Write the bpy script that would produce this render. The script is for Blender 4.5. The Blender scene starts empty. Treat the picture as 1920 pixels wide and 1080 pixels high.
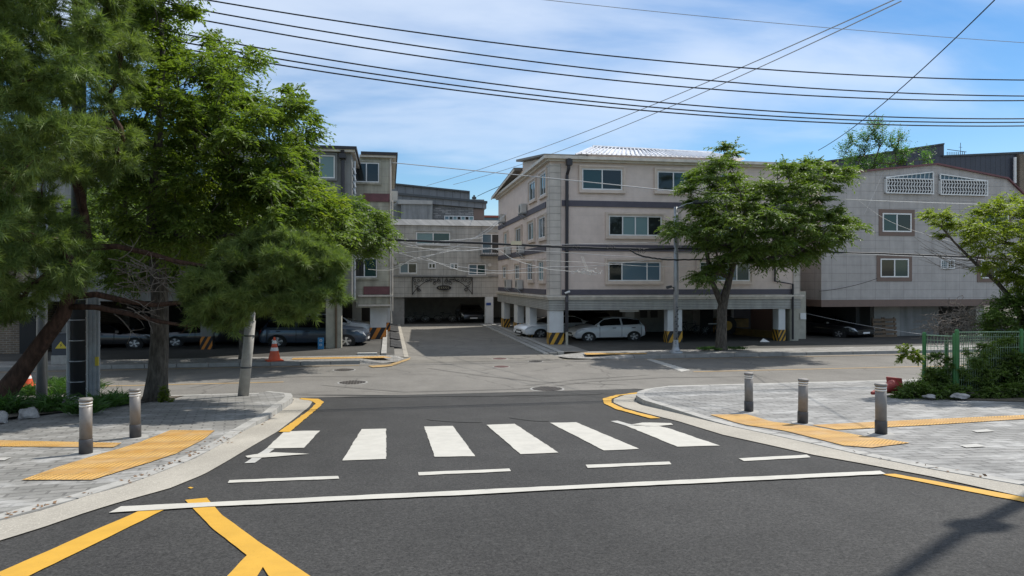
import bpy, bmesh, math, random
import numpy as np
from mathutils import Vector, Matrix
random.seed(7); RNG = np.random.default_rng(11)
SC = bpy.context.scene
COL = SC.collection
R = math.radians
# ------------------------------------------------------------------ camera
TH = R(9.8); FX = 1333.0; HY = 528.0
cd = bpy.data.cameras.new('camera'); cam = bpy.data.objects.new('camera', cd); COL.objects.link(cam)
cam.location = (0, 0, 0); cam.rotation_euler = (R(90), 0, -TH)
cd.sensor_width = 36; cd.lens = 36 * FX / 1920; cd.shift_y = -(540 - HY) / 1920
cd.clip_start = .05; cd.clip_end = 3000
SC.camera = cam
# ------------------------------------------------------------------ light, sky, exposure
SUN_EL = R(54); SUN_AZ = R(60)          # azimuth from +Y towards +X
SUN_STRENGTH = 4.2; SKY_STRENGTH = .108; EXPOSURE = 0.30
ld = bpy.data.lights.new('sun', 'SUN'); lo = bpy.data.objects.new('sun', ld); COL.objects.link(lo)
ld.energy = SUN_STRENGTH; ld.angle = R(.5); ld.color = (1, .955, .88)
sd = Vector((math.sin(SUN_AZ) * math.cos(SUN_EL), math.cos(SUN_AZ) * math.cos(SUN_EL), math.sin(SUN_EL)))
lo.rotation_euler = sd.to_track_quat('Z', 'Y').to_euler(); lo.location = (10, 5, 40)
SC.view_settings.view_transform = 'Standard'; SC.view_settings.look = 'None'
SC.view_settings.exposure = EXPOSURE; SC.view_settings.gamma = 1
SC.view_settings.use_curve_mapping = False
W = bpy.data.worlds.new('World'); SC.world = W; W.use_nodes = True
nt = W.node_tree; nt.nodes.clear(); N = nt.nodes.new; L = nt.links.new
def world_sky():
    out = N('ShaderNodeOutputWorld'); bg = N('ShaderNodeBackground'); bg.inputs[1].default_value = SKY_STRENGTH
    sky = N('ShaderNodeTexSky'); sky.sky_type = 'NISHITA'; sky.sun_disc = False
    sky.sun_elevation = SUN_EL; sky.sun_rotation = SUN_AZ
    sky.air_density = 1.0; sky.dust_density = .25; sky.ozone_density = 2.2
    hs = N('ShaderNodeHueSaturation'); hs.inputs['Saturation'].default_value = 1.34; hs.inputs['Value'].default_value = .95
    L(sky.outputs[0], hs.inputs['Color'])
    tc = N('ShaderNodeTexCoord'); sp = N('ShaderNodeSeparateXYZ'); L(tc.outputs['Generated'], sp.inputs[0])
    def mth(op, a, b=None, c=None):
        m = N('ShaderNodeMath'); m.operation = op
        for i, v in enumerate((a, b, c)):
            if v is None: continue
            if isinstance(v, (int, float)): m.inputs[i].default_value = v
            else: L(v, m.inputs[i])
        return m.outputs[0]
    den = mth('ADD', mth('MAXIMUM', sp.outputs[2], 0), .10)
    cx = mth('DIVIDE', sp.outputs[0], den); cy = mth('DIVIDE', sp.outputs[1], den)
    cmb = N('ShaderNodeCombineXYZ'); L(cx, cmb.inputs[0]); L(cy, cmb.inputs[1])
    mp = N('ShaderNodeMapping'); L(cmb.outputs[0], mp.inputs[0]); mp.inputs['Scale'].default_value = (.55, .95, 1); mp.inputs['Rotation'].default_value = (0, 0, .5)
    mp.inputs['Location'].default_value = (3.1, 1.4, 0)
    n1 = N('ShaderNodeTexNoise'); L(mp.outputs[0], n1.inputs['Vector']); n1.inputs['Scale'].default_value = .75; n1.inputs['Detail'].default_value = 7; n1.inputs['Roughness'].default_value = .52; n1.inputs['Distortion'].default_value = .5
    n2 = N('ShaderNodeTexNoise'); L(mp.outputs[0], n2.inputs['Vector']); n2.inputs['Scale'].default_value = 2.6; n2.inputs['Detail'].default_value = 5; n2.inputs['Distortion'].default_value = .3
    s = mth('ADD', mth('MULTIPLY', n1.outputs[0], .75), mth('MULTIPLY', n2.outputs[0], .25))
    # thin high cloud: thicker towards the zenith
    cov = mth('MULTIPLY', sp.outputs[2], .62)
    mr = N('ShaderNodeMapRange'); mr.interpolation_type = 'SMOOTHERSTEP'
    L(mth('ADD', s, cov), mr.inputs[0]); mr.inputs[1].default_value = .525; mr.inputs[2].default_value = .83; mr.inputs[3].default_value = 0; mr.inputs[4].default_value = .70
    fade = mth('MULTIPLY', mr.outputs[0], mth('MINIMUM', mth('ADD', mth('MULTIPLY', sp.outputs[2], 3.2), .12), 1))
    mx = N('ShaderNodeMix'); mx.data_type = 'RGBA'; L(fade, mx.inputs[0]); L(hs.outputs[0], mx.inputs[6]); mx.inputs[7].default_value = (6.6, 7.3, 8.4, 1)
    L(mx.outputs[2], bg.inputs[0]); L(bg.outputs[0], out.inputs[0])
world_sky()
# ------------------------------------------------------------------ projection helpers (photo pixel -> place in the world)
CT, ST = math.cos(TH), math.sin(TH)
def ray(px, py):
    a = (px - 960) / FX; b = -(py - HY) / FX
    return Vector((a * CT + ST, CT - a * ST, b))
def gz(Y):
    if Y <= 16.5: return -1.28 - .08 * Y
    if Y <= 25.3: return -2.6 - .03 * (Y - 16.5)
    return -2.864
def G(px, py, h=0.0):
    """ground point seen at a pixel; h = height over the road"""
    d = ray(px, py)
    t = (1.28 - h) / (-d.z - .08 * d.y) if (-d.z - .08 * d.y) > 1e-6 else 1e9
    if 0 < t * d.y <= 16.5: p = d * t
    else:
        t = (2.105 - h) / (-d.z - .03 * d.y)
        if 0 < t * d.y <= 25.3: p = d * t
        else: p = d * ((2.864 - h) / -d.z)
    return Vector(p)
def UY(px, py, Y):
    d = ray(px, py); return d * (Y / d.y)
def UX(px, py, X):
    d = ray(px, py); return d * (X / d.x)
def UT(px, py, t): return ray(px, py) * t
# ------------------------------------------------------------------ mesh helpers
ORG = {}
def tag(o, label=None, cat=None, group=None, kind=None):
    if label: o['label'] = label
    if cat: o['category'] = cat
    if group: o['group'] = group
    if kind: o['kind'] = kind
    return o
def thing(name, label, cat, loc=(0, 0, 0), rz=0, group=None, local=False):
    o = bpy.data.objects.new(name, None); COL.objects.link(o); o.location = loc; o.rotation_euler = (0, 0, rz)
    o.empty_display_size = .1
    tag(o, label, cat, group); ORG[o.name] = Vector((0, 0, 0)) if local else Vector(loc)
    return o
def mk_mesh(name, V, F, mats, fm=None, smooth=False, recalc=True):
    me = bpy.data.meshes.new(name); me.from_pydata([tuple(v) for v in V], [], F)
    for m in (mats if isinstance(mats, (list, tuple)) else [mats]): me.materials.append(m)
    if fm: me.polygons.foreach_set('material_index', fm)
    if recalc:
        b = bmesh.new(); b.from_mesh(me); bmesh.ops.recalc_face_normals(b, faces=b.faces); b.to_mesh(me); b.free()
    if smooth: me.polygons.foreach_set('use_smooth', [True] * len(me.polygons))
    me.update(); return me
class MB:
    def __init__(s): s.v = []; s.f = []; s.m = []
    def add(s, V, F, m=0):
        k = len(s.v); s.v += [Vector(v) for v in V]; s.f += [tuple(i + k for i in f) for f in F]; s.m += [m] * len(F); return s
    def box(s, x0, x1, y0, y1, z0, z1, m=0):
        V = [(x, y, z) for z in (z0, z1) for y in (y0, y1) for x in (x0, x1)]
        return s.add(V, [(0, 2, 3, 1), (4, 5, 7, 6), (0, 1, 5, 4), (2, 6, 7, 3), (0, 4, 6, 2), (1, 3, 7, 5)], m)
    def fbox(s, fr, a0, a1, n0, n1, z0, z1, m=0):
        O, U, Nn = fr
        V = [O + U * a + Nn * n + Vector((0, 0, z)) for z in (z0, z1) for n in (n0, n1) for a in (a0, a1)]
        return s.add(V, [(0, 2, 3, 1), (4, 5, 7, 6), (0, 1, 5, 4), (2, 6, 7, 3), (0, 4, 6, 2), (1, 3, 7, 5)], m)
    def bar(s, p, q, w, h=None, m=0):
        h = h or w; p = Vector(p); q = Vector(q); d = (q - p).normalized()
        a = d.cross(Vector((0, 0, 1)))
        if a.length < 1e-3: a = Vector((1, 0, 0))
        a.normalize(); b = a.cross(d)
        V = [c + a * (i * w / 2) + b * (j * h / 2) for c in (p, q) for j in (-1, 1) for i in (-1, 1)]
        return s.add(V, [(0, 2, 3, 1), (4, 5, 7, 6), (0, 1, 5, 4), (2, 6, 7, 3), (0, 4, 6, 2), (1, 3, 7, 5)], m)
    def tube(s, P, rad, n=8, m=0, caps=True):
        P = [Vector(p) for p in P]
        if isinstance(rad, (int, float)): rad = [rad] * len(P)
        k = len(s.v); ref = None
        for i, p in enumerate(P):
            d = (P[min(i + 1, len(P) - 1)] - P[max(i - 1, 0)])
            if d.length < 1e-9: d = Vector((0, 0, 1))
            d.normalize()
            if ref is None: ref = Vector((1, 0, 0)) if abs(d.x) < .9 else Vector((0, 1, 0))
            a = (ref - d * ref.dot(d))
            if a.length < 1e-4: a = Vector((0, 1, 0)).cross(d)
            a.normalize(); b = d.cross(a); ref = a
            for j in range(n):
                t = 2 * math.pi * j / n; s.v.append(p + (a * math.cos(t) + b * math.sin(t)) * rad[i])
        for i in range(len(P) - 1):
            for j in range(n):
                j2 = (j + 1) % n; s.f.append((k + i * n + j, k + i * n + j2, k + (i + 1) * n + j2, k + (i + 1) * n + j)); s.m.append(m)
        if caps:
            s.f.append(tuple(k + j for j in range(n))[::-1]); s.m.append(m)
            s.f.append(tuple(k + (len(P) - 1) * n + j for j in range(n))); s.m.append(m)
        return s
    def lathe(s, c, prof, n=20, m=0):
        """profile [(r,z)...] about a vertical axis at c"""
        c = Vector(c); k = len(s.v)
        for r, z in prof:
            for j in range(n):
                t = 2 * math.pi * j / n; s.v.append(c + Vector((r * math.cos(t), r * math.sin(t), z)))
        for i in range(len(prof) - 1):
            for j in range(n):
                j2 = (j + 1) % n; s.f.append((k + i * n + j, k + i * n + j2, k + (i + 1) * n + j2, k + (i + 1) * n + j)); s.m.append(m)
        s.f.append(tuple(k + j for j in range(n))[::-1]); s.m.append(m)
        s.f.append(tuple(k + (len(prof) - 1) * n + j for j in range(n))); s.m.append(m)
        return s
    def prism(s, pts, off, m=0):
        """pts: planar polygon; off: extrusion vector"""
        n = len(pts); off = Vector(off)
        V = [Vector(p) for p in pts] + [Vector(p) + off for p in pts]
        return s.add(V, [tuple(range(n))[::-1], tuple(range(n, 2 * n))] + [(i, (i + 1) % n, n + (i + 1) % n, n + i) for i in range(n)], m)
    def sheet(s, pts, m=0): return s.add(pts, [tuple(range(len(pts)))], m)
    def strip(s, A, B, m=0):
        n = len(A); return s.add(list(A) + list(B), [(i, i + 1, n + i + 1, n + i) for i in range(n - 1)], m)
    def build(s, name, mats, parent=None, smooth=False, up=False, recalc=True):
        if parent is not None: org = ORG[parent.name]
        else:
            xs = [v.x for v in s.v]; ys = [v.y for v in s.v]; zs = [v.z for v in s.v]
            org = Vector(((min(xs) + max(xs)) / 2, (min(ys) + max(ys)) / 2, min(zs)))
        me = mk_mesh(name, [v - org for v in s.v], s.f, mats, s.m, smooth, recalc and not up)
        if up:
            b = bmesh.new(); b.from_mesh(me); bmesh.ops.triangulate(b, faces=b.faces)
            for f in b.faces:
                f.normal_update()
                if f.normal.z < 0: f.normal_flip()
            b.to_mesh(me); b.free()
        o = bpy.data.objects.new(name, me); COL.objects.link(o)
        if parent is not None: o.parent = parent
        else: o.location = org
        ORG[o.name] = org if not (parent is not None and False) else org
        return o
def kids(o): return [c for c in bpy.data.objects if c.parent == o]
def copy_tree(o, parent=None):
    c = o.copy(); COL.objects.link(c); c.parent = parent; ORG[c.name] = ORG[o.name]
    for ch in kids(o): copy_tree(ch, c)
    return c
def resample(P, n):
    P = [Vector(p) for p in P]; d = [0]
    for i in range(1, len(P)): d.append(d[-1] + (P[i] - P[i - 1]).length)
    out = []
    for k in range(n):
        s = d[-1] * k / (n - 1); i = 0
        while i < len(P) - 2 and d[i + 1] < s: i += 1
        t = (s - d[i]) / max(d[i + 1] - d[i], 1e-9); out.append(P[i].lerp(P[i + 1], min(max(t, 0), 1)))
    return out
# ------------------------------------------------------------------ materials
MATS = {}
def s2l(c):
    return tuple(((x / 255) / 12.92 if x / 255 <= .04045 else ((x / 255 + .055) / 1.055) ** 2.4) for x in c)
class NT:
    def __init__(s, name):
        s.m = bpy.data.materials.new(name); s.m.use_nodes = True; s.t = s.m.node_tree; s.t.nodes.clear()
        s.out = s.n('ShaderNodeOutputMaterial'); s.p = s.n('ShaderNodeBsdfPrincipled'); s.l(s.p.outputs[0], s.out.inputs[0])
    def n(s, t): return s.t.nodes.new(t)
    def l(s, a, b): s.t.links.new(a, b)
    def pos(s):
        g = s.n('ShaderNodeNewGeometry'); return g.outputs['Position']
    def obj(s): return s.n('ShaderNodeTexCoord').outputs['Object']
    def wallco(s):
        sp = s.n('ShaderNodeSeparateXYZ'); s.l(s.pos(), sp.inputs[0]); c = s.n('ShaderNodeCombineXYZ')
        a = s.math('ADD', sp.outputs[0], sp.outputs[1]); s.l(a, c.inputs[0]); s.l(sp.outputs[2], c.inputs[1]); return c.outputs[0]
    def math(s, op, a, b=None):
        m = s.n('ShaderNodeMath'); m.operation = op
        for i, v in enumerate((a, b)):
            if v is None: continue
            if isinstance(v, (int, float)): m.inputs[i].default_value = v
            else: s.l(v, m.inputs[i])
        return m.outputs[0]
    def noise(s, vec, scale, detail=4, rough=.55, sc=(1, 1, 1), dist=0):
        mp = s.n('ShaderNodeMapping'); mp.inputs['Scale'].default_value = sc; s.l(vec, mp.inputs[0])
        x = s.n('ShaderNodeTexNoise'); s.l(mp.outputs[0], x.inputs['Vector']); x.inputs['Scale'].default_value = scale
        x.inputs['Detail'].default_value = detail; x.inputs['Roughness'].default_value = rough; x.inputs['Distortion'].default_value = dist; return x.outputs[0]
    def ramp(s, f, a, b, lo=0, hi=1):
        r = s.n('ShaderNodeMapRange'); s.l(f, r.inputs[0]); r.inputs[1].default_value = a; r.inputs[2].default_value = b
        r.inputs[3].default_value = lo; r.inputs[4].default_value = hi; return r.outputs[0]
    def mix(s, f, a, b, mode='MIX'):
        x = s.n('ShaderNodeMix'); x.data_type = 'RGBA'; x.blend_type = mode
        for i, v in ((0, f), (6, a), (7, b)):
            if isinstance(v, (int, float)): x.inputs[i].default_value = v
            elif isinstance(v, tuple): x.inputs[i].default_value = (*v, 1) if len(v) == 3 else v
            else: s.l(v, x.inputs[i])
        return x.outputs[2]
    def bump(s, h, strength=.3, dist=.01):
        b = s.n('ShaderNodeBump'); b.inputs['Strength'].default_value = strength; b.inputs['Distance'].default_value = dist
        s.l(h, b.inputs['Height']); s.l(b.outputs[0], s.p.inputs['Normal'])
    def brick(s, vec, w, h, mortar=.01, off=0, c1=(1, 1, 1), c2=(.9, .9, .9), cm=(.4, .4, .4)):
        b = s.n('ShaderNodeTexBrick'); s.l(vec, b.inputs['Vector']); b.inputs['Scale'].default_value = 1
        b.inputs['Brick Width'].default_value = w; b.inputs['Row Height'].default_value = h; b.inputs['Mortar Size'].default_value = mortar
        b.inputs['Mortar Smooth'].default_value = .1; b.offset = off; b.inputs['Color1'].default_value = (*c1, 1); b.inputs['Color2'].default_value = (*c2, 1)
        b.inputs['Mortar'].default_value = (*cm, 1); return b.outputs[0], b.outputs[1]
    def col(s, c, rough=.6, metal=0, spec=None):
        if isinstance(c, tuple): s.p.inputs['Base Color'].default_value = (*c, 1)
        else: s.l(c, s.p.inputs['Base Color'])
        if isinstance(rough, (int, float)): s.p.inputs['Roughness'].default_value = rough
        else: s.l(rough, s.p.inputs['Roughness'])
        s.p.inputs['Metallic'].default_value = metal
        if spec is not None: s.p.inputs['Specular IOR Level'].default_value = spec
        return s.m
def plain(name, c, rough=.55, metal=0, var=.12, scale=3, spec=None, bump=0):
    """painted / plain surface with slight unevenness and dirt"""
    if name in MATS: return MATS[name]
    t = NT(name); v = t.obj()
    n1 = t.noise(v, scale, 5, .6); f = t.ramp(n1, .3, .7, 1 - var, 1 + var * .6)
    cc = t.n('ShaderNodeCombineColor')
    for i in range(3): t.l(t.math('MULTIPLY', f, c[i]), cc.inputs[i])
    m = t.col(cc.outputs[0], t.ramp(n1, .3, .7, rough - .08, min(rough + .08, 1)), metal, spec)
    if bump: t.bump(t.noise(v, 60, 4), bump, .004)
    MATS[name] = m; return m
def asphalt(name, base, speck, patch=.12, warm=0, cracks=False):
    t = NT(name); v = t.pos()
    fine = t.noise(v, 62, 4, .8); med = t.noise(v, 30, 3, .6); big = t.noise(v, .55, 4, .6); bg2 = t.noise(v, 2.3, 4, .6, (1, .35, 1))
    f = t.math('MULTIPLY', t.ramp(fine, .28, .72, 1 - speck, 1 + speck), t.ramp(big, .3, .7, 1 - patch, 1 + patch))
    f = t.math('MULTIPLY', f, t.ramp(bg2, .3, .7, 1 - patch * .6, 1 + patch * .6)); f = t.math('MULTIPLY', f, t.ramp(med, .3, .7, 1 - speck * .35, 1 + speck * .35))
    if cracks:
        vo = t.n('ShaderNodeTexVoronoi'); vo.feature = 'DISTANCE_TO_EDGE'; vo.inputs['Scale'].default_value = .42
        mp = t.n('ShaderNodeMapping'); t.l(v, mp.inputs[0]); nz = t.n('ShaderNodeTexNoise'); nz.inputs['Scale'].default_value = 1.3; nz.inputs['Detail'].default_value = 5
        t.l(v, nz.inputs['Vector']); ad = t.n('ShaderNodeMix'); ad.data_type = 'VECTOR'; ad.inputs[0].default_value = .35
        t.l(mp.outputs[0], ad.inputs[4]); t.l(nz.outputs[1], ad.inputs[5]); t.l(ad.outputs[1], vo.inputs['Vector'])
        f = t.math('MULTIPLY', f, t.ramp(vo.outputs[0], .0, .010, .62, 1))
    cc = t.n('ShaderNodeCombineColor')
    for i in range(3): t.l(t.math('MULTIPLY', f, base[i]), cc.inputs[i])
    # pale stone chips
    vo2 = t.n('ShaderNodeTexVoronoi'); vo2.inputs['Scale'].default_value = 42; t.l(v, vo2.inputs['Vector'])
    chip = t.ramp(vo2.outputs[0], .12, .22, .5, 0)
    c = t.mix(chip, cc.outputs[0], (base[0] * 2.4, base[1] * 2.4, base[2] * 2.3))
    m = t.col(c, .85, 0, .3); t.bump(fine, .45, .006); MATS[name] = m; return m
M = MATS
asphalt('new_asphalt', (.037, .0358, .034), .9, .2)
asphalt('old_asphalt', (.160, .150, .134), .30, .14, cracks=True)
asphalt('side_asphalt', (.175, .163, .142), .26, .14, cracks=True)
asphalt('gutter_concrete', (.33, .305, .26), .22, .14)
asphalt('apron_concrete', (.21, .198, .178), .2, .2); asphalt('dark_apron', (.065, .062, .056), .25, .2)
def paving(name, c1, c2, w, h, chalk=.0, mortar=.012, rot=0.0, off=.5):
    t = NT(name); v0 = t.pos(); mp = t.n('ShaderNodeMapping'); mp.inputs['Rotation'].default_value = (0, 0, rot); t.l(v0, mp.inputs[0]); v = mp.outputs[0]
    b, fac = t.brick(v, w, h, mortar, off, c1, c2, tuple(x * .50 for x in c1) if chalk > .5 else tuple(x * .55 for x in c1))
    n = t.noise(v, 2.2, 5, .6); f2 = t.noise(v, 70, 3, .6)
    c = t.mix(1, b, t.mix(t.ramp(n, .3, .7), (.78, .78, .78), (1.15, 1.15, 1.15)), 'MULTIPLY')
    c = t.mix(1, c, t.mix(t.ramp(f2, .3, .7), (.86, .86, .86), (1.1, 1.1, 1.1)), 'MULTIPLY')
    if chalk:
        k = t.math('MULTIPLY', t.ramp(t.noise(v, 1.1, 5, .7, (.8, 1.6, 1)), .50 - chalk * .08, .66 - chalk * .08), t.ramp(t.noise(v, 6, 3, .6), .35, .6))
        c = t.mix(t.math('MULTIPLY', k, .6), c, (.46, .455, .44))
    m = t.col(c, .8, 0, .3)
    t.bump(t.math('ADD', t.math('MULTIPLY', fac, -1), t.math('MULTIPLY', f2, .3)), .5, .006); MATS[name] = m; return m
paving('grey_paving', (.26, .255, .243), (.19, .188, .18), .30, .15, .56, .014, rot=.12)
paving('left_paving', (.245, .237, .22), (.19, .186, .172), .30, .15, .22, .014, rot=-.2)
paving('far_paving', (.26, .25, .23), (.22, .212, .2), .3, .15, .3)
def tactile():
    t = NT('tactile'); v = t.pos(); w, fac = t.brick(v, .3, .3, .012, 0, (.40, .205, .04), (.34, .18, .038), (.26, .15, .05))
    wv = t.n('ShaderNodeTexVoronoi'); wv.inputs['Scale'].default_value = 20; wv.inputs['Randomness'].default_value = 0; t.l(v, wv.inputs['Vector'])
    dot = t.ramp(wv.outputs[0], .3, .42, 1, 0)
    n = t.noise(v, 3, 5, .65); c = t.mix(t.ramp(n, .35, .75, 0, .6), w, (.55, .40, .22))
    c = t.mix(t.math('MULTIPLY', dot, .85), c, (.85, .51, .14)); t.col(c, .65, 0, .35); t.bump(dot, 1, .02); MATS['tactile'] = t.m
tactile()
def paint(name, c, dirt, wear=.05):
    t = NT(name); v = t.pos(); n = t.noise(v, 5, 6, .65); f = t.noise(v, 90, 3, .7)
    cc = t.mix(t.ramp(n, .38, .75, 0, dirt), c, tuple(x * .62 for x in c)); cc = t.mix(t.ramp(f, .62, .75, 0, wear * 6), cc, tuple(x * .35 for x in c))
    wr = t.math('MULTIPLY', t.ramp(t.noise(v, 1.7, 5, .7), .64, .72), t.ramp(f, .4, .5)); cc = t.mix(t.math('MULTIPLY', wr, min(.5, wear * 9)), cc, (.09, .09, .09))
    t.col(cc, .65, 0, .35); t.bump(f, .3, .004); MATS[name] = t.m
paint('white_paint', (.48, .46, .41), .45, .10); paint('yellow_paint', (.55, .31, .04), .4, .10); paint('faint_yellow', (.42, .28, .12), .6, .2); paint('faint_white', (.42, .41, .38), .6, .2)
def tilewall(name, c1, c2, w, h, mortar, cm, streak=.25, off=0, rough=.45, bump=.3):
    t = NT(name); v = t.wallco(); b, fac = t.brick(v, w, h, mortar, off, c1, c2, cm)
    n = t.noise(v, 1.0, 5, .6, (3, .35, 1)); n2 = t.noise(v, 2.2, 4, .6)
    c = t.mix(1, b, t.mix(t.ramp(n, .3, .7), (1 - streak,) * 3, (1 + streak * .3,) * 3), 'MULTIPLY')
    c = t.mix(1, c, t.mix(t.ramp(n2, .3, .7), (.9, .9, .9), (1.06, 1.06, 1.06)), 'MULTIPLY')
    m = t.col(c, rough); t.bump(t.math('MULTIPLY', fac, -1), bump, .01); MATS[name] = m; return m
tilewall('beige_wall', (.68, .57, .505), (.665, .555, .49), 30, .42, .005, (.58, .49, .43), .07, 0, .7, .3)
tilewall('grey_tile', (.44, .41, .39), (.415, .388, .368), .78, .40, .009, (.27, .25, .235), .18)
tilewall('pale_grey_tile', (.50, .48, .44), (.47, .45, .41), .86, .40, .010, (.24, .23, .21), .35)
tilewall('olive_wall', (.46, .44, .35), (.43, .41, .33), 30, .36, .010, (.33, .31, .25), .45)
tilewall('dirty_wall', (.25, .25, .24), (.23, .23, .225), .9, .45, .008, (.22, .22, .21), .4)
tilewall('stone_wall', (.34, .33, .32), (.13, .13, .13), .5, .13, .02, (.1, .1, .1), .25, .5, .6, .8)
tilewall('brown_brick', (.20, .145, .10), (.13, .10, .075), .24, .085, .012, (.28, .25, .2), .3, .5, .8, .8)
tilewall('navy_metal', (.050, .056, .078), (.046, .052, .072), .42, 30, .018, (.02, .022, .03), .1, 0, .5, .8)
tilewall('grey_metal', (.19, .195, .205), (.175, .18, .19), .6, 30, .02, (.08, .08, .09), .2, 0, .5, .8)
tilewall('ridged_panel', (.46, .455, .42), (.43, .425, .395), 30, .075, .010, (.22, .215, .2), .25, 0, .5, .9)
tilewall('quoin_stone', (.58, .53, .47), (.54, .49, .44), .5, .30, .012, (.38, .35, .31), .15, 0, .7, .9)
plain('band_slate', (.085, .078, .10), .6, var=.2); plain('trim_beige', (.62, .52, .44), .6); plain('cornice_cream', (.62, .57, .50), .6, var=.25)
plain('white_frame', (.74, .74, .73), .35); plain('dark_pipe', (.030, .028, .034), .45); plain('brown_trim', (.17, .115, .092), .55); plain('maroon', (.16, .062, .068), .5, var=.3)
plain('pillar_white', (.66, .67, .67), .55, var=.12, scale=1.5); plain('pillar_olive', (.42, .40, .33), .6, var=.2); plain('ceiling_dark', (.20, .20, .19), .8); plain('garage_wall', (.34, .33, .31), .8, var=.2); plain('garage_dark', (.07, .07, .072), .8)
plain('black_paint', (.022, .022, .024), .5); plain('stripe_yellow', (.62, .34, .04), .5, var=.25); plain('stripe_orange', (.66, .23, .03), .5, var=.2)
plain('steel_pole', (.36, .38, .40), .45, .5, var=.2, scale=6); plain('concrete_pole', (.36, .345, .31), .8, var=.2, scale=8, bump=.3); plain('dark_steel', (.06, .065, .07), .45, .3)
plain('bollard_metal', (.20, .185, .17), .5, .10, var=.18, scale=9); plain('bollard_base', (.07, .068, .07), .5, .2); plain('bollard_band', (.72, .70, .66), .35)
plain('cable_black', (.012, .012, .014), .6); plain('cable_grey', (.42, .42, .42), .6); plain('cable_white', (.62, .61, .58), .6)
plain('ac_white', (.52, .51, .48), .5, var=.15); plain('ac_dark', (.05, .05, .05), .6); plain('rubber', (.02, .02, .02), .85); plain('rim', (.62, .63, .65), .3, .7); plain('rim_dark', (.10, .10, .11), .35, .6)
plain('cone_orange', (.62, .085, .025), .5, var=.2); plain('cone_white', (.75, .74, .72), .4); plain('cone_red_old', (.28, .035, .03), .6, var=.3)
plain('kerb_stone', (.34, .33, .305), .8, var=.22, scale=7, bump=.4); plain('kerb_dark', (.27, .265, .25), .8, var=.2, scale=5, bump=.4); plain('rock', (.33, .32, .31), .9, var=.5, scale=7, bump=.8)
plain('fence_green', (.045, .17, .05), .5, var=.25); plain('fence_wire', (.24, .34, .22), .5, var=.15); plain('soil', (.10, .082, .06), .95, var=.4, scale=6, bump=.8)
plain('bin_wood', (.16, .11, .07), .7, var=.3); plain('sign_blue', (.04, .24, .50), .4); plain('plate_blue', (.03, .08, .30), .4); plain('sign_yellow', (.62, .48, .04), .4)
plain('cabinet', (.042, .050, .062), .5, var=.2); plain('tag_cream', (.62, .55, .38), .6); plain('iron_black', (.014, .014, .015), .5, .3); plain('roof_silver', (.66, .67, .70), .35, .4, var=.1); plain('roof_edge_dark', (.028, .026, .030), .6)
plain('manhole_iron', (.085, .075, .066), .6, .3, var=.3, scale=20, bump=.6); plain('manhole_rust', (.16, .085, .075), .7, .1, var=.3, scale=20, bump=.6); plain('curtain', (.22, .34, .34), .8); plain('dirty_yellow', (.17, .105, .03), .7, var=.4); plain('red_roof', (.32, .09, .06), .7)
def glass(name, c, rough=.06):
    t = NT(name); t.col(c, rough, 0, .6); v = t.pos(); b = t.noise(v, 1.6, 2); t.bump(b, .04, .02); MATS[name] = t.m
glass('glass_dark', (.016, .020, .022)); glass('glass_teal', (.022, .055, .058)); glass('glass_green', (.020, .062, .050)); glass('glass_curtain', (.16, .25, .26), .25); glass('car_glass', (.008, .009, .010), .04)
glass('glass_blue', (.10, .16, .20), .1); glass('headlight_glass', (.55, .57, .60), .1); glass('tail_glass', (.35, .015, .015), .1)
def carpaint(name, c, metal=.15):
    t = NT(name); n = t.noise(t.obj(), 2.5, 3); cc = t.mix(t.ramp(n, .3, .7, 0, .12), c, tuple(x * .7 for x in c)); t.col(cc, .28, metal)
    t.p.inputs['Coat Weight'].default_value = .8; t.p.inputs['Coat Roughness'].default_value = .04; MATS[name] = t.m
carpaint('car_white', (.76, .77, .78), 0); carpaint('car_navy', (.045, .065, .10), .4); carpaint('car_black', (.010, .011, .014), .2); carpaint('car_grey', (.20, .20, .21), .5)
def leafmat(name, c1, c2, trans=.35, tc=None, rough=.55):
    t = NT(name); g = t.n('ShaderNodeNewGeometry'); n = t.noise(t.pos(), .9, 3, .6)
    f = t.math('ADD', t.math('MULTIPLY', g.outputs['Random Per Island'], .55), t.math('MULTIPLY', t.ramp(n, .3, .7), .45))
    c = t.mix(f, c1, c2); t.col(c, rough, 0, .35)
    tr = t.n('ShaderNodeBsdfTranslucent'); hs = t.mix(1, c, tc or (1.5, 1.9, .6), 'MULTIPLY'); t.l(hs, tr.inputs[0])
    mx = t.n('ShaderNodeMixShader'); mx.inputs[0].default_value = trans; t.l(t.p.outputs[0], mx.inputs[1]); t.l(tr.outputs[0], mx.inputs[2]); t.l(mx.outputs[0], t.out.inputs[0]); MATS[name] = t.m
leafmat('leaf_zelkova', (.065, .112, .026), (.16, .21, .050), .44, (1.6, 1.75, .6))
leafmat('leaf_street', (.060, .105, .027), (.14, .19, .048), .38, (1.6, 1.75, .6))
leafmat('leaf_yellowgreen', (.10, .15, .022), (.22, .26, .042), .5, (1.6, 1.7, .6))
leafmat('leaf_pine', (.065, .115, .032), (.22, .28, .085), .36, (1.5, 1.6, .6))
leafmat('leaf_shrub', (.055, .10, .025), (.15, .20, .05), .40); leafmat('leaf_grass', (.035, .085, .018), (.085, .15, .04), .35)
leafmat('leaf_far', (.05, .11, .035), (.10, .18, .05), .4)
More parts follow.
